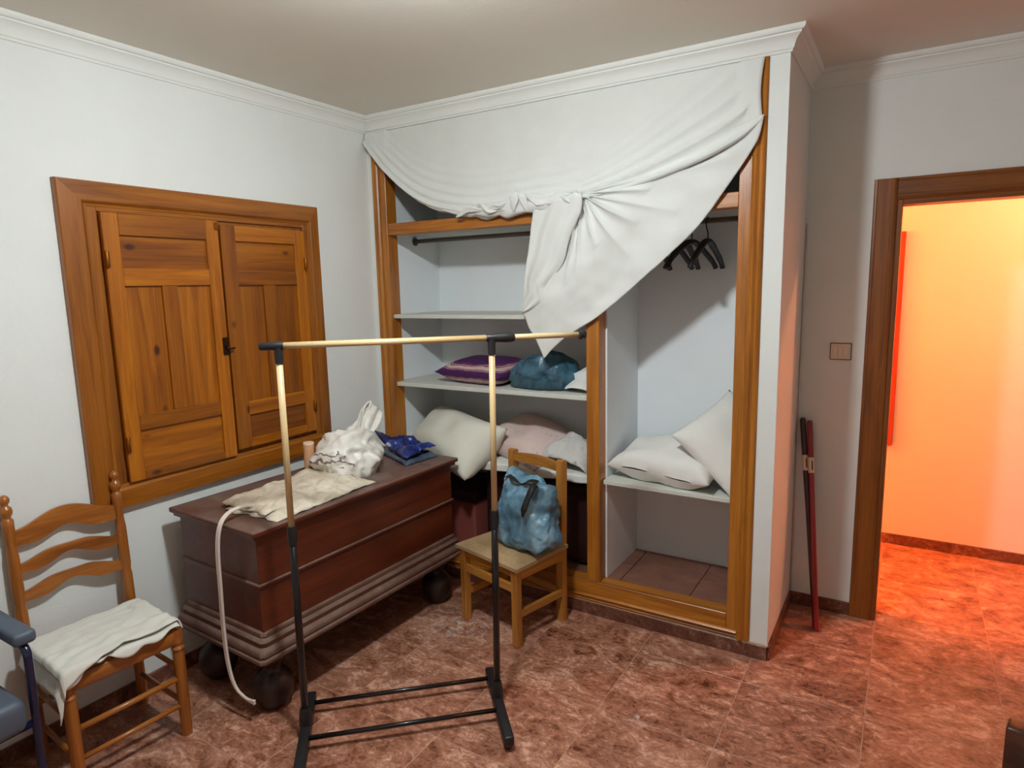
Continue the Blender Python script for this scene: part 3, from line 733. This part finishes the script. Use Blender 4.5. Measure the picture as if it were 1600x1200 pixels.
# ------------------------------------------------------------------ wooden chest
ch = thing('wooden_chest', 'long dusty mahogany chest with bun feet below the shuttered window', 'chest', (.395, -.787, 0), math.radians(-1.95))
Wc, Lc = .585, 1.235   # x, y sizes of the lid
hx, hy = Wc/2, Lc/2
obj('lid', bx(-hx, hx, -hy, hy, .768, .790, .006, None, 2), M['chest_y'], ch)
obj('lid_moulding', bx(-hx+.012, hx-.012, -hy+.012, hy-.012, .752, .768, .004, None, 2), M['chest_y'], ch)
obj('body', bx(-hx+.030, hx-.030, -hy+.030, hy-.030, .355, .754, .003), M['chest_y'], ch)
def ring(name, out, z0, z1, mat, bev=.004):
    bm = bmesh.new(); a, b = hx-out, hy-out
    box(bm, -a, a, -b, b, z0, z1, bev, None, 3); return sharp(obj(name, bm, mat, ch), 50)
ring('waist_moulding', .021, .552, .568, M['chest_y'], .006)
def base_prof():
    pr = [(.030, .372), (.020, .368), (.016, .358), (.016, .352), (.010, .348), (.004, .338), (.006, .326), (.008, .318), (-.002, .312), (-.010, .300), (-.012, .290), (-.008, .282), (-.016, .276), (-.018, .268), (-.012, .258), (.02, .256)]
    bm = bmesh.new(); rings = []
    for o_, z in pr:
        a, b = hx-o_, hy-o_; c = .016
        rings.append([bm.verts.new(q) for q in ((a-c, -b, z), (a, -b+c, z), (a, b-c, z), (a-c, b, z), (-a+c, b, z), (-a, b-c, z), (-a, -b+c, z), (-a+c, -b, z))])
    for i in range(len(rings)-1):
        for k in range(8): bm.faces.new((rings[i][k], rings[i][(k+1) % 8], rings[i+1][(k+1) % 8], rings[i+1][k]))
    bm.faces.new(rings[0]); bm.faces.new(rings[-1])
    return bm
sharp(obj('base_moulding', base_prof(), M['chest_base'], ch), 28)
for sx in (-1, 1):
    for sy in (-1, 1):
        pr = [(.030, 0), (.052, .010), (.074, .045), (.082, .085), (.076, .125), (.055, .152), (.040, .160), (.034, .172), (.040, .19), (.058, .215), (.066, .235), (.068, .257)]
        sharp(obj('bun_foot', lathe(bmesh.new(), pr, 24, Matrix.Translation((sx*(hx-.10), sy*(hy-.10), 0))), M['chest_foot'], ch), 45)
# things on the chest: local z .790
Zc = .790
def cw(x, y): return (x, y)
# folded cream cover
def cover(dz, x0, seed, near, far, w0, w1, ht):
    def f(u, v):
        y = near+(far-near)*u
        xa = x0[0]+(x0[1]-x0[0])*u; wd_ = w0+(w1-w0)*u
        x = xa+wd_*v
        e = min(1, min(u, 1-u)*9)*min(1, min(v, 1-v)*7); 
        h = dz+ht*e**.6*(1+.35*nz((x, y, 0), 8, seed))+.012*abs(nz((x, y, 0), 17, seed+1))+.010*max(0, math.sin(u*17+v*3))*e
        return (x, y+.02*nz((v*3, 0, 0), 2, seed)*(1-u), Zc+max(.003, h))
    return f
bm = bmesh.new(); grid(bm, 60, 40, cover(.001, (.33, .26), 3, -1.30, -.72, .32, .37, .018)); 
grid(bm, 60, 36, cover(.016, (.28, .25), 6, -1.285, -.75, .30, .30, .022))
cv = obj('folded_cover', bm, M['cover'], None, True); solid(cv, .003); tag(cv, 'cream folded plastic cover lying on the chest lid', 'cover')
# looped white cable hanging off the near end
t = thing('cable', 'white doubled cable hanging from the chest lid to the floor', 'cable')
for off in (0, .0105):
    pts = [(.47+off, -1.262, .822), (.463+off, -1.32, .832), (.472+off, -1.385, .826), (.482+off, -1.428, .79), (.474+off, -1.440, .70), (.464+off, -1.438, .54), (.456+off, -1.436, .37), (.463+off*.9, -1.435, .22), (.497+off*.6, -1.435, .13), (.555+off*.3, -1.432, .096), (.612, -1.430, .088+off)]
    obj('strand', tube(bmesh.new(), smooth_path(pts, 6), .0058, 8), M['cable'], t, True)
# peach tube
t = thing('peach_cylinder', 'peach coloured textured cylinder standing on the chest', 'cylinder', (.250, -.775, Zc))
pr = [(.0245, 0)]+[(.0255+.0008*math.sin(k*2.1), .005+.15*k/24) for k in range(25)]
sharp(obj('body', lathe(bmesh.new(), pr, 28), M['candle'], t)); sharp(obj('end_cap', lathe(bmesh.new(), [(.026, .154), (.026, .162), (.0238, .165)], 28), M['candle_top'], t))
# white plastic bag with twisted handles
def printed():
    m = plastic_film('white_printed_film', sr(222, 214, 200), sr(244, 240, 232), 8, .35, 0)
    nt = m.node_tree; L = nt.links.new; p = nt.nodes['Principled BSDF']; src = p.inputs['Base Color'].links[0].from_socket
    tc = nt.nodes.new('ShaderNodeTexCoord'); se = nt.nodes.new('ShaderNodeSeparateXYZ'); L(tc.outputs['Object'], se.inputs[0])
    a = ramp(nt, [(.0, (1, 1, 1, 1)), (1, (0, 0, 0, 1))])
    # printed patch: y in [-.14,-.02], z in [.025,.105] of the bag
    iny = math_n(nt, 'LESS_THAN', math_n(nt, 'ABSOLUTE', math_n(nt, 'ADD', math_n(nt, 'ADD', se.outputs[1], .095), math_n(nt, 'MULTIPLY', se.outputs[2], .5))), .045)
    inz = math_n(nt, 'LESS_THAN', math_n(nt, 'ABSOLUTE', math_n(nt, 'ADD', math_n(nt, 'ADD', se.outputs[2], -.07), math_n(nt, 'MULTIPLY', se.outputs[1], .3))), .044)
    v = coords(nt, (1, 1, 1), False)
    wv = nt.nodes.new('ShaderNodeTexWave'); wv.bands_direction = 'Z'; wv.inputs['Scale'].default_value = 7; wv.inputs['Distortion'].default_value = 7; wv.inputs['Detail'].default_value = 2; wv.inputs['Detail Scale'].default_value = 3.5; L(v, wv.inputs['Vector'])
    k = ramp(nt, [(.14, (1, 1, 1, 1)), (.24, (0, 0, 0, 1))]); L(wv.outputs[1], k.inputs[0])
    f = math_n(nt, 'MULTIPLY', math_n(nt, 'MULTIPLY', iny, inz), k.outputs[0])
    L(mix_c(nt, math_n(nt, 'MULTIPLY', f, .85), src, sr(96, 56, 62)), p.inputs['Base Color']); return m
M['bag_print'] = printed()
t = thing('plastic_bag', 'white plastic carrier bag with knotted handles on the chest', 'bag', (.405, -.655, Zc))
def wb(p):
    w = .5*(p.z+1); taper = 1-.62*max(0, w-.40)/.60
    return Vector((p.x*.125*taper-.03*w, p.y*.155*taper+.035*w*w, max(0, w**.85)*.20 if p.z > -.6 else 0))
blob('body', M['bag_print'], Matrix(), wb, .075, 5.5, 7, t, 5, .30)
for sd, (bx0, by0, tw) in enumerate(((-.035, .01, .3), (.01, -.005, -.4))):
    def strip(u, v, sd=sd, bx0=bx0, by0=by0, tw=tw):
        wv_ = (.125-.060*u)*(1+.18*math.sin(u*9+sd)); sp = v-.5
        cx = bx0-.01*u; cy = by0+.03+.175*u+.01*math.sin(u*6+sd); cz = .12+.185*u-.015*u*u
        fold = .020*abs(math.sin(v*PI*1.6+u*2+sd))
        return (cx+sp*wv_*.5+fold, cy+sp*wv_*.55-fold*.6, cz-sp*wv_*.75+.006*nz((u*7, v*5, sd), 1.4, 3))
    bm = bmesh.new(); grid(bm, 30, 18, strip)
    solid(obj('handle', bm, M['bag_white'], t, True), .002)
bm = bmesh.new(); k = smooth_path([(-.03+.016*math.cos(a_), .160+.024*math.sin(a_), .298+.026*math.sin(a_)) for a_ in [i*2*PI/10 for i in range(11)]], 3)
obj('handle_loop', tube(bm, k, .008, 8, True, .6), M['bag_white'], t, True)
# blue package
def bluefilm():
    m, nt, p, N, L = newmat('blue_printed_film'); v = coords(nt, (1, 1, 1), False)
    n = noise_n(nt, v, 9, 2, .4, .6); r = ramp(nt, [(.42, sr(18, 28, 84)), (.54, sr(34, 50, 122)), (.60, sr(52, 72, 146)), (.612, sr(186, 202, 228))]); L(n, r.inputs[0])
    se = N('ShaderNodeSeparateXYZ'); tc = N('ShaderNodeTexCoord'); L(tc.outputs['Object'], se.inputs[0])
    L(r.outputs[0], p.inputs['Base Color']); p.inputs['Roughness'].default_value = .22
    bump(nt, p, noise_n(nt, v, 40, 4, .6, 1.0), .35, .006); return m
M['blue_film'] = bluefilm()
M['blue_grey_film'] = plastic_film('grey_blue_film', sr(52, 64, 82), sr(86, 100, 118), 9, .25)
t = thing('blue_package', 'shiny dark blue plastic package with pale print on the chest', 'package', (0, 0, Zc))
def quadp(A, B, C_, D_):
    A, B, C_, D_ = map(Vector, (A, B, C_, D_))
    return lambda u, v: A*(1-u)*(1-v)+B*u*(1-v)+C_*u*v+D_*(1-u)*v
qp = quadp((.235, -.29), (.575, -.445), (.60, -.215), (.34, -.13))
def lower(u, v):
    p = qp(u, v); e = min(1, min(u, 1-u)*8)*min(1, min(v, 1-v)*8)
    return (p.x, p.y, .004+.026*e**.5+.004*nz((p.x, p.y, 0), 30, 2))
bm = bmesh.new(); grid(bm, 34, 28, lower); solid(obj('lower_wrapper', bm, M['blue_grey_film'], t, True), .002)
def upper_b(u, v):
    p = qp(u*.97+.01, v*.94+.03); e = min(1, min(u, 1-u)*6)*min(1, min(v, 1-v)*6)
    c = ridge((p.x, p.y, 0), 8.5, 5, 3)
    z = .034+.030*e**.5+.030*c*(.35+.65*e)+.085*max(0, 1-(u+v*.8)*2.1)**1.3
    z += .020*max(0, u-.8)/.2*(1 if v > .5 else .3)
    return (p.x-.03*max(0, 1-(u+v)*2.2), p.y+.012*nz((p.x, p.y, 0), 13, 9), max(.030, z))
bm = bmesh.new(); grid(bm, 60, 50, upper_b); solid(obj('wrapper', bm, M['blue_film'], t, True), .002)

# ------------------------------------------------------------------ clothes rack
A_ = Vector((.845, -1.382, 0)); B_ = Vector((1.385, -.880, 0)); ux = (B_-A_).normalized(); Lr = (B_-A_).length; rz = math.atan2(ux.y, ux.x)
rk = thing('clothes_rack', 'freestanding clothes rack with pale wood poles and black base', 'clothes rack', (A_.x, A_.y, 0), rz)
def leg(x, ly0, ly1):
    bm = bmesh.new()
    o = obj('base_foot', box(bm, x-.019, x+.019, ly0, ly1, .022, .062, .008, None, 3), M['black'], rk); sharp(o, 50)
    for yy in (ly0+.03, ly1-.03):
        bm = lathe(bmesh.new(), [(.012, -.012), (.023, -.011), (.025, 0), (.023, .011), (.012, .012)], 16, Matrix.Translation((x, yy, .0255)) @ Matrix.Rotation(PI/2, 4, 'Y'))
        sharp(obj('caster', bm, M['black'], o))
    sharp(obj('foot_socket', lathe(bmesh.new(), [(.025, .055), (.024, .085), (.019, .12), (.017, .125)], 18, Matrix.Translation((x, 0, 0))), M['black'], rk))
leg(0, -.255, .20); leg(Lr, -.255, .20)
TOP = 1.496; lean = .016
for x, zb, ln in ((0, .842, .004), (Lr, .834, lean)):
    P = lambda z: (x+ln*z/TOP, 0, z)
    obj('lower_pole', tube(bmesh.new(), [P(.10), P(zb-.02)], .0135, 14), M['blackmetal'], rk, True)
    sharp(obj('collar', tube(bmesh.new(), [P(zb-.07), P(zb-.03), P(zb)], [.0155, .018, .0165], 16), M['black'], rk), 40)
    obj('upper_pole', tube(bmesh.new(), [P(zb), P(TOP-.04)], .0115, 14), M['rackwood'], rk, True)
xl, xr_ = .004, Lr+lean
obj('top_bar', tube(bmesh.new(), [(xl, 0, TOP), (xr_, 0, TOP)], .0115, 14), M['rackwood_x'], rk, True)
obj('extension_bar', tube(bmesh.new(), [(xr_, 0, TOP), (xr_+.335, 0, TOP)], .0105, 14), M['rackwood_x'], rk, True)
sharp(obj('end_cap', lathe(bmesh.new(), [(.014, 0), (.019, .003), (.019, .012), (.014, .015), (.014, .020), (.017, .022), (.015, .028)], 16, Matrix.Translation((xr_+.333, 0, TOP)) @ Matrix.Rotation(PI/2, 4, 'Y')), M['black'], rk))
for x, a, b in ((xl, -.062, .018), (xr_, -.02, .085)):
    o = sharp(obj('tee_joint', tube(bmesh.new(), [(x+a, 0, TOP), (x+a+.006, 0, TOP), (x, 0, TOP), (x+b-.03, 0, TOP), (x+b-.012, 0, TOP), (x+b, 0, TOP)], [.0125, .0145, .0155, .0165 if b < .05 else .019, .0165 if b < .05 else .018, .0155], 16), M['black'], rk), 50)
    sharp(obj('tee_stem', tube(bmesh.new(), [(x, 0, TOP), (x-.0005, 0, TOP-.062)], [.0155, .0145], 16), M['black'], o), 50)
for yy, zz in ((.135, .062), (-.075, .062)):
    obj('base_bar', tube(bmesh.new(), [(.015, yy, zz-.012), (Lr-.015, yy, zz-.012)], .009, 12), M['blackmetal'], rk, True)

# ------------------------------------------------------------------ small chair in front of the wardrobe
sc_ = thing('small_chair', 'small wooden chair with padded seat holding a blue bag', 'chair', (1.082, -.245, 0), math.radians(-14.3))
lg = .019
for s in (-1, 1):
    obj('front_leg', bx(s*.185-lg, s*.185+lg, -.165-lg, -.165+lg, 0, .385, .004), M['beech_z'], sc_)
    bm = bmesh.new()
    pts = [(.150, 0), (.150+2*lg, 0), (.150+2*lg, .43), (.158+2*lg, .83), (.163+.5*lg, .835), (.158, .83), (.150, .43)]
    prism(bm, [(y, z) for y, z in pts], (s*.170-lg, 0, 0), (0, 1, 0), (0, 0, 1), (1, 0, 0), 2*lg)
    obj('back_post', bm, M['beech_z'], sc_)
    obj('side_rail', bx(s*.180-.011, s*.180+.011, -.15, .155, .325, .385, .003), M['beech_y'], sc_)
    obj('stretcher', bx(s*.180-.010, s*.180+.010, -.15, .155, .135, .172, .003), M['beech_y'], sc_)
obj('front_rail', bx(-.17, .17, -.176, -.154, .345, .385, .003), M['beech_x'], sc_)
obj('front_stretcher', bx(-.17, .17, -.176, -.154, .265, .305, .003), M['beech_x'], sc_)
obj('back_stretcher', bx(-.155, .155, .16, .178, .135, .172, .003), M['beech_x'], sc_)
obj('back_rail', bx(-.155, .155, .16, .178, .34, .385, .003), M['beech_x'], sc_)
def toprail(z0, z1):
    bm = bmesh.new()
    def f(sgn):
        def g(u, v): return (-.156+.312*u, .172+.014*math.sin(PI*u)+sgn*.010, z0+(z1-z0)*v+.010*math.sin(PI*u)*(v > .5))
        return g
    a = grid(bm, 17, 4, f(-1)); b = grid(bm, 17, 4, f(1))
    for j in (0, 3):
        for i in range(16): bm.faces.new((a[i][j], a[i+1][j], b[i+1][j], b[i][j]))
    for i in (0, 16):
        for j in range(3): bm.faces.new((a[i][j], a[i][j+1], b[i][j+1], b[i][j]))
    return bm
sharp(obj('top_rail', toprail(.775, .815), M['beech_x'], sc_), 30)
sharp(obj('back_slat', toprail(.60, .635), M['beech_x'], sc_), 30)
bm = bmesh.new()
def seat(u, v):
    x = (u-.5)*2; y = (v-.5)*2; wx = .222-.022*(v); e = max(abs(x), abs(y))
    return (x*wx, -.005+y*.190*(1) - .0, .425-.022*max(0, e-.82)/.18*1.0-.004*(1-x*x)*(1-y*y)*-1)
Vs = grid(bm, 21, 21, seat)
lo = grid(bm, 21, 21, lambda u, v: ((u-.5)*2*(.222-.022*v), -.005+(v-.5)*2*.190, .386))
def skirtg(Va, Vb, n):
    for i in range(n-1):
        for (p, q) in (((i, 0), (i+1, 0)), ((i, n-1), (i+1, n-1)), ((0, i), (0, i+1)), ((n-1, i), (n-1, i+1))):
            bm.faces.new((Va[p[0]][p[1]], Va[q[0]][q[1]], Vb[q[0]][q[1]], Vb[p[0]][p[1]]))
skirtg(Vs, lo, 21)
# keep the seat clear of the back posts
sharp(obj('seat_pad', bm, M['rush'], sc_), 50)
# blue bag on its seat
bagc = thing('plastic_bag', 'shiny steel-blue plastic bag with black strap on the small chair seat', 'bag', (1.170, -.262, .424), math.radians(-14.3))
def bb(p):
    w = .5*(p.z+1)
    wx = interp([(0, .150), (.1, .168), (.45, .160), (.60, .138), (.72, .150), (.93, .148), (1, .125)], w); dy = interp([(0, .10), (.12, .115), (.5, .105), (.75, .07), (1, .03)], w)
    n = math.hypot(p.x, p.y)+1e-6; cx, cy = p.x/n, p.y/n; k = min(1, n/ .62)**.6 if w < .5 else min(1, n/.5)**.5
    sq = lambda c: math.copysign(abs(c)**.72, c)
    return Vector((sq(cx)*wx*k, sq(cy)*dy*k*.9+.04*w, .335*w**.9-.025*cx*k*w))
blob('body', M['bag_blue'], Matrix(), bb, .034, 8.5, 21, bagc)
obj('strap', tube(bmesh.new(), smooth_path([(.088, -.020, .322), (.098, -.052, .326), (.102, -.086, .288), (.100, -.114, .238), (.096, -.120, .20)], 6), [.010, .014]+[.0165]*18+[.012, .010, .009, .008, .006], 10, True, .6), M['black'], bagc, True)
bm = bmesh.new(); grid(bm, 24, 5, lambda u, v: (-.13+.20*u, -.028+.04*v+.01*math.sin(u*14), .320+.012*math.sin(u*9)+.008*v))
solid(obj('black_hem', bm, M['black'], bagc, True), .004)

# ------------------------------------------------------------------ ladder-back chair by the left wall
lc = thing('ladder_back_chair', 'ladder-back wooden chair with white cloth on its seat', 'chair', (.233, -1.768, 0), math.radians(-4))
# local: +x is the front of the chair, +y its right-hand end in the photograph
FXL, RXL, HW, HR = .173, -.172, .182, .180
def turned(x, y, z0, z1, rings, r=.021):
    pr = []
    n = 40
    for k in range(n+1):
        z = z0+(z1-z0)*k/n; q = r*(1-.10*abs((k/n)-.55))
        for c in rings:
            q += .0035*math.exp(-((z-c)/.006)**2)-.003*math.exp(-((z-c-.014)/.006)**2)-.003*math.exp(-((z-c+.014)/.006)**2)
        pr.append((q, z))
    return pr
for s in (-1, 1):
    pr = turned(0, 0, 0, .435, (.36, .385))
    sharp(obj('front_leg', lathe(bmesh.new(), pr, 18, Matrix.Translation((FXL, s*HW, 0))), M['ladder_z'], lc), 60)
    pr = turned(0, 0, 0, .90, (.60, .80, .82), .020)+[(.014, .905), (.013, .912), (.019, .922), (.021, .934), (.018, .945), (.011, .952), (.010, .957), (.0155, .966), (.017, .975), (.013, .985), (.005, .992)]
    ML = Matrix.Translation((RXL, s*HR, 0)) @ Matrix(((1, 0, -.03, 0), (0, 1, 0, 0), (0, 0, 1, 0), (0, 0, 0, 1)))
    sharp(obj('back_post', lathe(bmesh.new(), pr, 18, ML), M['ladder_z'], lc), 60)
    for zz in (.13, .27): obj('side_stretcher', tube(bmesh.new(), [(RXL, s*.181, zz), (FXL, s*.182, zz)], .0095, 10), M['ladder_x'], lc, True)
    obj('side_seat_rail', tube(bmesh.new(), [(RXL, s*.18, .41), (FXL, s*.182, .41)], .016, 10), M['ladder_x'], lc, True)
for zz, rr in ((.125, .0095), (.235, .0105)):
    obj('front_stretcher', tube(bmesh.new(), [(FXL, -HW, zz), (FXL, HW, zz)], rr, 10), M['ladder_y'], lc, True)
obj('back_stretcher', tube(bmesh.new(), [(RXL, -HR, .20), (RXL, HR, .20)], .0095, 10), M['ladder_y'], lc, True)
sharp(obj('seat_apron', bx(FXL-.014, FXL+.014, -HW+.01, HW-.01, .375, .432, .005), M['ladder_y'], lc), 50)
sharp(obj('seat_board', bx(RXL, FXL+.005, -HW, HW, .425, .438, .004), M['ladder_y'], lc), 50)
def slat(z0, ht, hump):
    bm = bmesh.new()
    def g(sgn):
        def f(u, v):
            y = -HR+.012+(2*HR-.024)*u; c = math.sin(PI*u); wv = .5-.5*math.cos(4*PI*u)
            top = z0+ht+hump*c**2+.008*wv*(1 if hump < .03 else .3); bot = z0+.030*c**2-.014*wv
            z = bot+(top-bot)*v
            return (RXL-.03*z-.012*c+sgn*.0065, y, z)
        return f
    a = grid(bm, 33, 5, g(-1)); b = grid(bm, 33, 5, g(1))
    for j in (0, 4):
        for i in range(32): bm.faces.new((a[i][j], a[i+1][j], b[i+1][j], b[i][j]))
    for i in (0, 32):
        for j in range(4): bm.faces.new((a[i][j], a[i][j+1], b[i][j+1], b[i][j]))
    return bm
for z0, ht, hump in ((.800, .056, .046), (.696, .034, .026), (.590, .036, .026)):
    sharp(obj('slat', slat(z0, ht, hump), M['ladder_y'], lc), 35)
# white cloth folded over the seat
def seatcloth(lay, xf, y0, y1, seed, over):
    def f(u, v):
        y = y0+(y1-y0)*u
        ov = over*(.25+.75*abs(nz((u*2.2, lay*90, 0), 2, seed)))+.075*max(0, .32-u)/.32
        s = v*(.30+ov); x = RXL+.045+s+.012*nz((u*3, 0, 0), 2, seed); z = .446+lay+.007*nz((u*5, v*5, 0), 1.6, seed)+.008*abs(nz((u*3, v*9, 0), 1.3, seed+3))
        lim = xf
        if x > lim: dd = x-lim; x = lim+.012*math.sin(dd*30); z -= dd
        if y < -HW-.02: dd = -HW-.02-y; y = -HW-.02-.35*dd; z -= dd*.9
        if y > HW+.006: dd = y-HW-.006; y = HW+.006+.2*dd; z -= dd*.95
        return (x, y, z)
    return f
bm = bmesh.new()
grid(bm, 60, 44, seatcloth(.006, FXL+.028, -.27, .185, 4, .075)); grid(bm, 60, 44, seatcloth(.020, FXL+.036, -.225, .225, 9, .05))
cl = obj('seat_cloth', bm, M['seatcloth'], None, True); cl.location = lc.location; cl.rotation_euler = lc.rotation_euler; solid(cl, .004, 1)
tag(cl, 'stained white cloth folded over the ladder-back chair seat', 'cloth')

# ------------------------------------------------------------------ blue armchair at the left edge
ac = thing('padded_armchair', 'blue-grey padded armchair with navy tube arms, cut off at the left edge', 'armchair', (.235, -2.36, 0))
# local: faces +x; arms at y = +-.285
sharp(obj('seat_cushion', bx(-.20, .25, -.255, .255, .365, .475, .03, None, 4), M['blue_vinyl'], ac), 50)
sharp(obj('back_cushion', bx(-.235, -.165, -.245, .245, .45, .95, .03, None, 4), M['blue_vinyl'], ac), 50)
for s in (-1, 1):
    sharp(obj('arm_pad', bx(-.19, .215, s*.285-.032, s*.285+.032, .622, .664, .014, None, 3), M['blue_vinyl'], ac), 50)
    pts = [(-.20, s*.285, .62), (.10, s*.285, .618), (.175, s*.285, .616), (.205, s*.285, .60), (.212, s*.285, .56), (.206, s*.285, .40), (.20, s*.285, .20), (.20, s*.285, .02)]
    obj('tube_frame', tube(bmesh.new(), smooth_path(pts, 6), .0125, 12), M['navy'], ac, True)
    obj('rear_leg', tube(bmesh.new(), [(-.20, s*.285, .96), (-.20, s*.285, .02)], .0125, 12), M['navy'], ac, True)
    for xx in (-.20, .20): sharp(obj('foot_cap', lathe(bmesh.new(), [(.017, 0), (.017, .03), (.014, .035)], 14, Matrix.Translation((xx, s*.285, 0))), M['black'], ac))
obj('cross_tube', tube(bmesh.new(), [(.20, -.285, .36), (.20, .285, .36)], .0125, 12), M['navy'], ac, True)
obj('cross_tube', tube(bmesh.new(), [(-.20, -.285, .36), (-.20, .285, .36)], .0125, 12), M['navy'], ac, True)

# ------------------------------------------------------------------ poles, switch, cable by the door
def pole(name, foot, top, r0, r1, mat, lab, zl):
    f = Vector(foot); t_ = Vector(top); d = (t_-f); L_ = d.length
    o = thing(name, lab, 'pole', foot)
    q = Vector((0, 0, 1)).rotation_difference(d.normalized()).to_matrix().to_4x4()
    sharp(obj('shaft', lathe(bmesh.new(), [(r0*.8, 0), (r0, .004), (r0, L_*.6), (r1, L_*.75), (r1, L_-.01), (r1*.6, L_)], 16, q), M[mat], o), 50)
    lb = obj('sticker', lathe(bmesh.new(), [(r1+.0008, L_*zl), (r1+.0012, L_*zl+.001), (r1+.0012, L_*zl+.075), (r1+.0008, L_*zl+.076)], 16, q), M['label'], o)
    bm = bmesh.new(); prism(bm, [(-.003, 0), (.003, 0), (.003, .0006), (-.003, .0006)], (0, 0, 0), (1, 0, 0), (0, -1, 0), (0, 0, 1), .045)
    bmesh.ops.transform(bm, matrix=q @ Matrix.Rotation(.45, 4, 'Z') @ Matrix.Translation((0, -(r1+.0012), L_*zl+.015)), verts=bm.verts[:])
    obj('sticker_print', bm, M['ink'], lb)
pole('red_pole', (2.412, .372, .001), (2.312, .596, .99), .0125, .0135, 'red', 'red mop pole leaning in the corner by the door', .745)
pole('dark_pole', (2.404, .398, .001), (2.279, .600, 1.0), .0125, .0140, 'aubergine', 'dark purple pole leaning behind the red pole', .745)
sw = thing('light_switch', 'beige square light switch on the wall beside the door casing', 'light switch', (2.431, D, 1.336))
obj('surround', bx(-.047, .047, -.006, 0, -.041, .041, .0025), M['switch_dark'], sw)
obj('plate', bx(-.043, .043, -.009, -.004, -.037, .037, .0025), M['switch'], sw)
for k in (-1, 0, 1): obj('rocker', bx(k*.0235-.0112, k*.0235+.0112, -.0125, -.008, -.024, .024, .0015), M['switch'], sw)
cb = obj('corner_cable', tube(bmesh.new(), [(X1+.007, D-.007, 1.95), (X1+.006, D-.007, 1.2), (X1+.007, D-.007, .068)], .004, 8), M['cable'], None, True)
tag(cb, 'thin pale cable running down the wall corner behind the poles', 'cable')

# ------------------------------------------------------------------ hall picture frame
pf = thing('wall_picture', 'reddish wooden frame on the orange hall wall behind the door casing', 'picture frame', (2.315, D2, 1.30))
FW, FHt, fw_ = .345, .655, .04
for a in ((-FW, -FW+fw_, -FHt, FHt), (FW-fw_, FW, -FHt, FHt)): obj('frame_side', bx(a[0], a[1], -.03, 0, a[2], a[3], .004), M['redwood'], pf)
for a in ((-FW+fw_, FW-fw_, FHt-fw_, FHt), (-FW+fw_, FW-fw_, -FHt, -FHt+fw_)): obj('frame_rail', bx(a[0], a[1], -.03, 0, a[2], a[3], .004), M['redwood'], pf)
obj('picture', bx(-FW+fw_, FW-fw_, -.012, -.002, -FHt+fw_, FHt-fw_), M['print'], pf)

# ------------------------------------------------------------------ bed end at the lower right
bd = thing('bed', 'dark wooden bed end with pale mattress at the lower right corner', 'bed', (3.02, -.84, 0), math.radians(-12))
sharp(obj('post', bx(-.03, .03, -.03, .03, 0, .505, .008, None, 2), M['bed'], bd), 50)
sharp(obj('post', bx(.90, .96, -.03, .03, 0, .505, .008, None, 2), M['bed'], bd), 50)
sharp(obj('top_rail', bx(.03, .90, -.022, .022, .462, .498, .008, None, 2), M['bed'], bd), 50)
sharp(obj('low_rail', bx(.03, .90, -.016, .016, .20, .28, .006, None, 2), M['bed'], bd), 50)
for k in range(7): obj('slat', bx(.10+k*.12, .14+k*.12, -.009, .009, .28, .464, .003), M['bed'], bd)
for x in (-.014, .916): sharp(obj('side_rail', bx(x, x+.028, -1.9, -.03, .20, .30, .006, None, 2), M['bed'], bd), 50)
mtr = obj('mattress', bx(.02, .91, -1.88, -.05, .26, .43, .03, None, 4), M['mattress']); mtr.location = bd.location; mtr.rotation_euler = bd.rotation_euler
sharp(mtr, 60); tag(mtr, 'pale mattress lying on the dark bed frame', 'mattress')
for x in (0, .93): obj('leg', bx(x-.03, x+.03, -1.93, -1.87, 0, .505, .006), M['bed'], bd)
